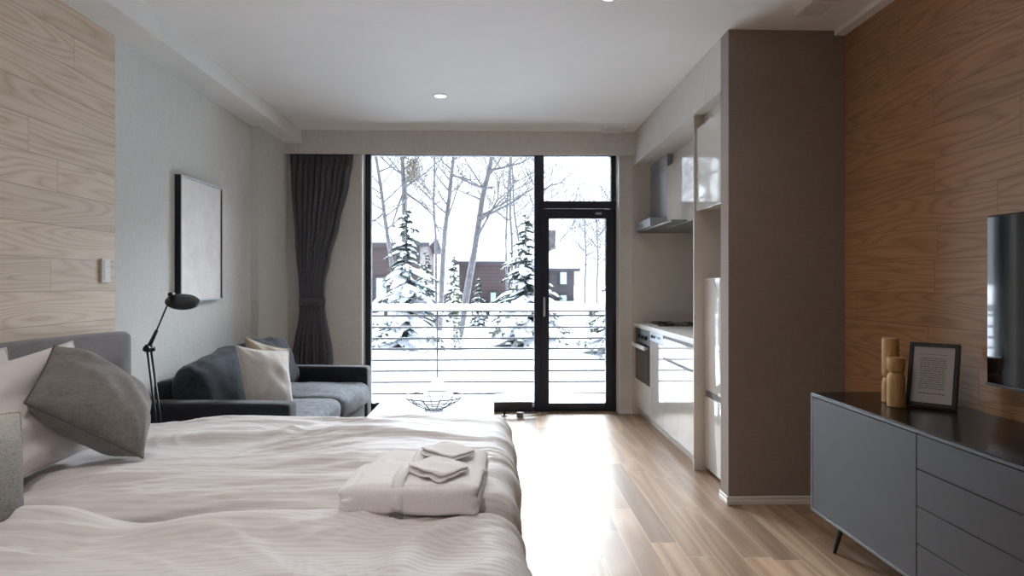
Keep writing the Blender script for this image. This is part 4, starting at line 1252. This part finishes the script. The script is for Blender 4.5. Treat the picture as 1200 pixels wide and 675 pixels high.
def colshrub(label, px, ytop, d, seed):
    x0 = X_at(px, d); zb = gz(x0, d); zt = Z_at(ytop, d)
    t = thing('columnar_shrub', label, 'shrub', (x0, d, zb), group='narrow yellow-green shrubs')
    rn = random.Random(seed); w = B(); s_ = B()
    for k in range(760):
        z = zb+(zt-zb)*rn.random(); a = rn.random()*2*PI; r_ = .085*rn.random()**.5*(1.1-.5*(z-zb)/(zt-zb))
        p = Vector((x0+r_*math.cos(a), d+r_*math.sin(a), z)); u = Vector((rn.uniform(-1, 1), rn.uniform(-1, 1), rn.uniform(-1, 1))).normalized()*.022; v = u.orthogonal().normalized()*.012
        w.faces.new([w.verts.new(x_) for x_ in (p-u, p-v, p+u, p+v)])
        if rn.random() < .12:
            b_ = rbox((.05, .05, .03), .012, (2, 2, 2)); move(b_, p+Vector((0, 0, .02))); me_ = bpy.data.meshes.new('tmp'); b_.to_mesh(me_); b_.free(); s_.from_mesh(me_); bpy.data.meshes.remove(me_)
    obj('leaves', w, M['shrub'], t); obj('snow_tufts', s_, M['snow'], t, 4)
colshrub('narrow yellow-green shrub behind the railing left of the birch', 535, 338, 11, 1)
colshrub('narrow yellow-green shrub behind the railing seen through the door', 695, 366, 11, 2)

# leaf clump in the forked tree
w = B(); rn = random.Random(9)
for k in range(420):
    p = Vector((X_at(rn.uniform(476, 491), 14), 14+rn.uniform(-.12, .12), Z_at(rn.uniform(186, 213), 14)))
    u = Vector((rn.uniform(-1, 1), rn.uniform(-1, 1), rn.uniform(-1, 1))).normalized()*.03; v = u.orthogonal().normalized()*.018
    w.faces.new([w.verts.new(x_) for x_ in (p-u, p-v, p+u, p+v)])
o = obj('dry_leaves', w, plain('dry leaves', '#6f655c', .9, vary=.3, vscale=12), fork); o['kind'] = 'stuff'; o['label'] = 'clump of dry leaves in the fork'

# picnic table in the snow
d = 12.9
px0, px1 = X_at(585, d), X_at(653, d); gzz = gz((px0+px1)/2, d)
t = thing('picnic_table', 'wooden picnic table buried in snow behind the railing', 'picnic table', ((px0+px1)/2, d, gzz))
zt_, zs_ = Z_at(367, d), Z_at(389, d)
wd_ = plain('weathered timber', '#5f5850', .85, vary=.2)
obj('tabletop', bx(px0, px1, d, d+1.4, zt_-.05, zt_, .005, 1), wd_, t)
for a, b_ in ((X_at(572, d), X_at(586, d)), (X_at(650, d), X_at(665, d))):
    obj('bench', bx(a, b_, d, d+1.4, zs_-.04, zs_, .005, 1), wd_, t)
    s = rbox((b_-a+.04, 1.44, .14), .06, (6, 10, 4), amp=.01); obj('snow_cap', move(s, ((a+b_)/2, d+.7, zs_+.06)), M['snow'], t, 4)
for yy in (d+.12, d+1.2):
    for a, b_ in (((589, 367), (570, 408)), ((649, 367), (667, 406))):
        w = B(); tube(w, [(X_at(a[0], d), yy, Z_at(a[1], d)-.04), (X_at(b_[0], d), yy, Z_at(b_[1], d)-.1)], .04, 6); obj('leg', w, wd_, t)
s = rbox((px1-px0+.05, 1.45, .22), .1, (12, 12, 4), amp=.015, puff=(0, 0, .03)); obj('snow_cap', move(s, ((px0+px1)/2, d+.7, zt_+.09)), M['snow'], t, 4)

# ------------------------------------------------------------------ light
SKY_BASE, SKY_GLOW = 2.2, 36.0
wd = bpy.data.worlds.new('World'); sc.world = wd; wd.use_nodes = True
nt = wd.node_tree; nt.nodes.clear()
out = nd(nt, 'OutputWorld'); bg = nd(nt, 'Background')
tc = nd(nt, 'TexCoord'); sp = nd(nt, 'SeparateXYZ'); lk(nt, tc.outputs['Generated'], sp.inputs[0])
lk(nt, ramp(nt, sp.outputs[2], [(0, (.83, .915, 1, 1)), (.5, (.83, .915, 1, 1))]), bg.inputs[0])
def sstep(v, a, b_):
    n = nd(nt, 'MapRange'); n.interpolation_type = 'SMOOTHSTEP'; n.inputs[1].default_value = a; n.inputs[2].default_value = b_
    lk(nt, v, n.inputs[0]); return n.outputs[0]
# overcast sky: pale at the horizon, a broad bright zone higher up, out of view, added to light the room
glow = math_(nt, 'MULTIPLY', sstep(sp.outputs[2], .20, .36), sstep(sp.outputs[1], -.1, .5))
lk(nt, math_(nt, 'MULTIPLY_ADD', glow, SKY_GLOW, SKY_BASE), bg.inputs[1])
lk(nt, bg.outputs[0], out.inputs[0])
pl = bpy.data.lights.new('window_portal', 'AREA'); pl.shape = 'RECTANGLE'; pl.size = 2.45; pl.size_y = 2.5
pl.cycles.is_portal = True
po = bpy.data.objects.new('window_portal', pl); COL.objects.link(po); po.location = (-.03, 6.45, 1.27); po.rotation_euler = (-PI/2, 0, 0)

# ------------------------------------------------------------------ camera
cam = bpy.data.cameras.new('Camera'); co = bpy.data.objects.new('Camera', cam); COL.objects.link(co)
cam.sensor_width = 36; cam.lens = 36*760/1200; cam.shift_y = -5/1200; cam.clip_end = 300; cam.clip_start = .05
co.location = (0, 0, 1.25); co.rotation_euler = (PI/2, 0, -math.atan(20/760))
sc.camera = co
sc.view_settings.view_transform = 'Standard'; sc.view_settings.look = 'None'; sc.view_settings.exposure = .22; sc.view_settings.gamma = 1
sc.view_settings.use_curve_mapping = False
cy = sc.cycles
cy.use_denoising = True
cy.max_bounces = 12; cy.diffuse_bounces = 7; cy.glossy_bounces = 5; cy.transparent_max_bounces = 12; cy.sample_clamp_indirect = 6
cy.caustics_reflective = False; cy.caustics_refractive = False
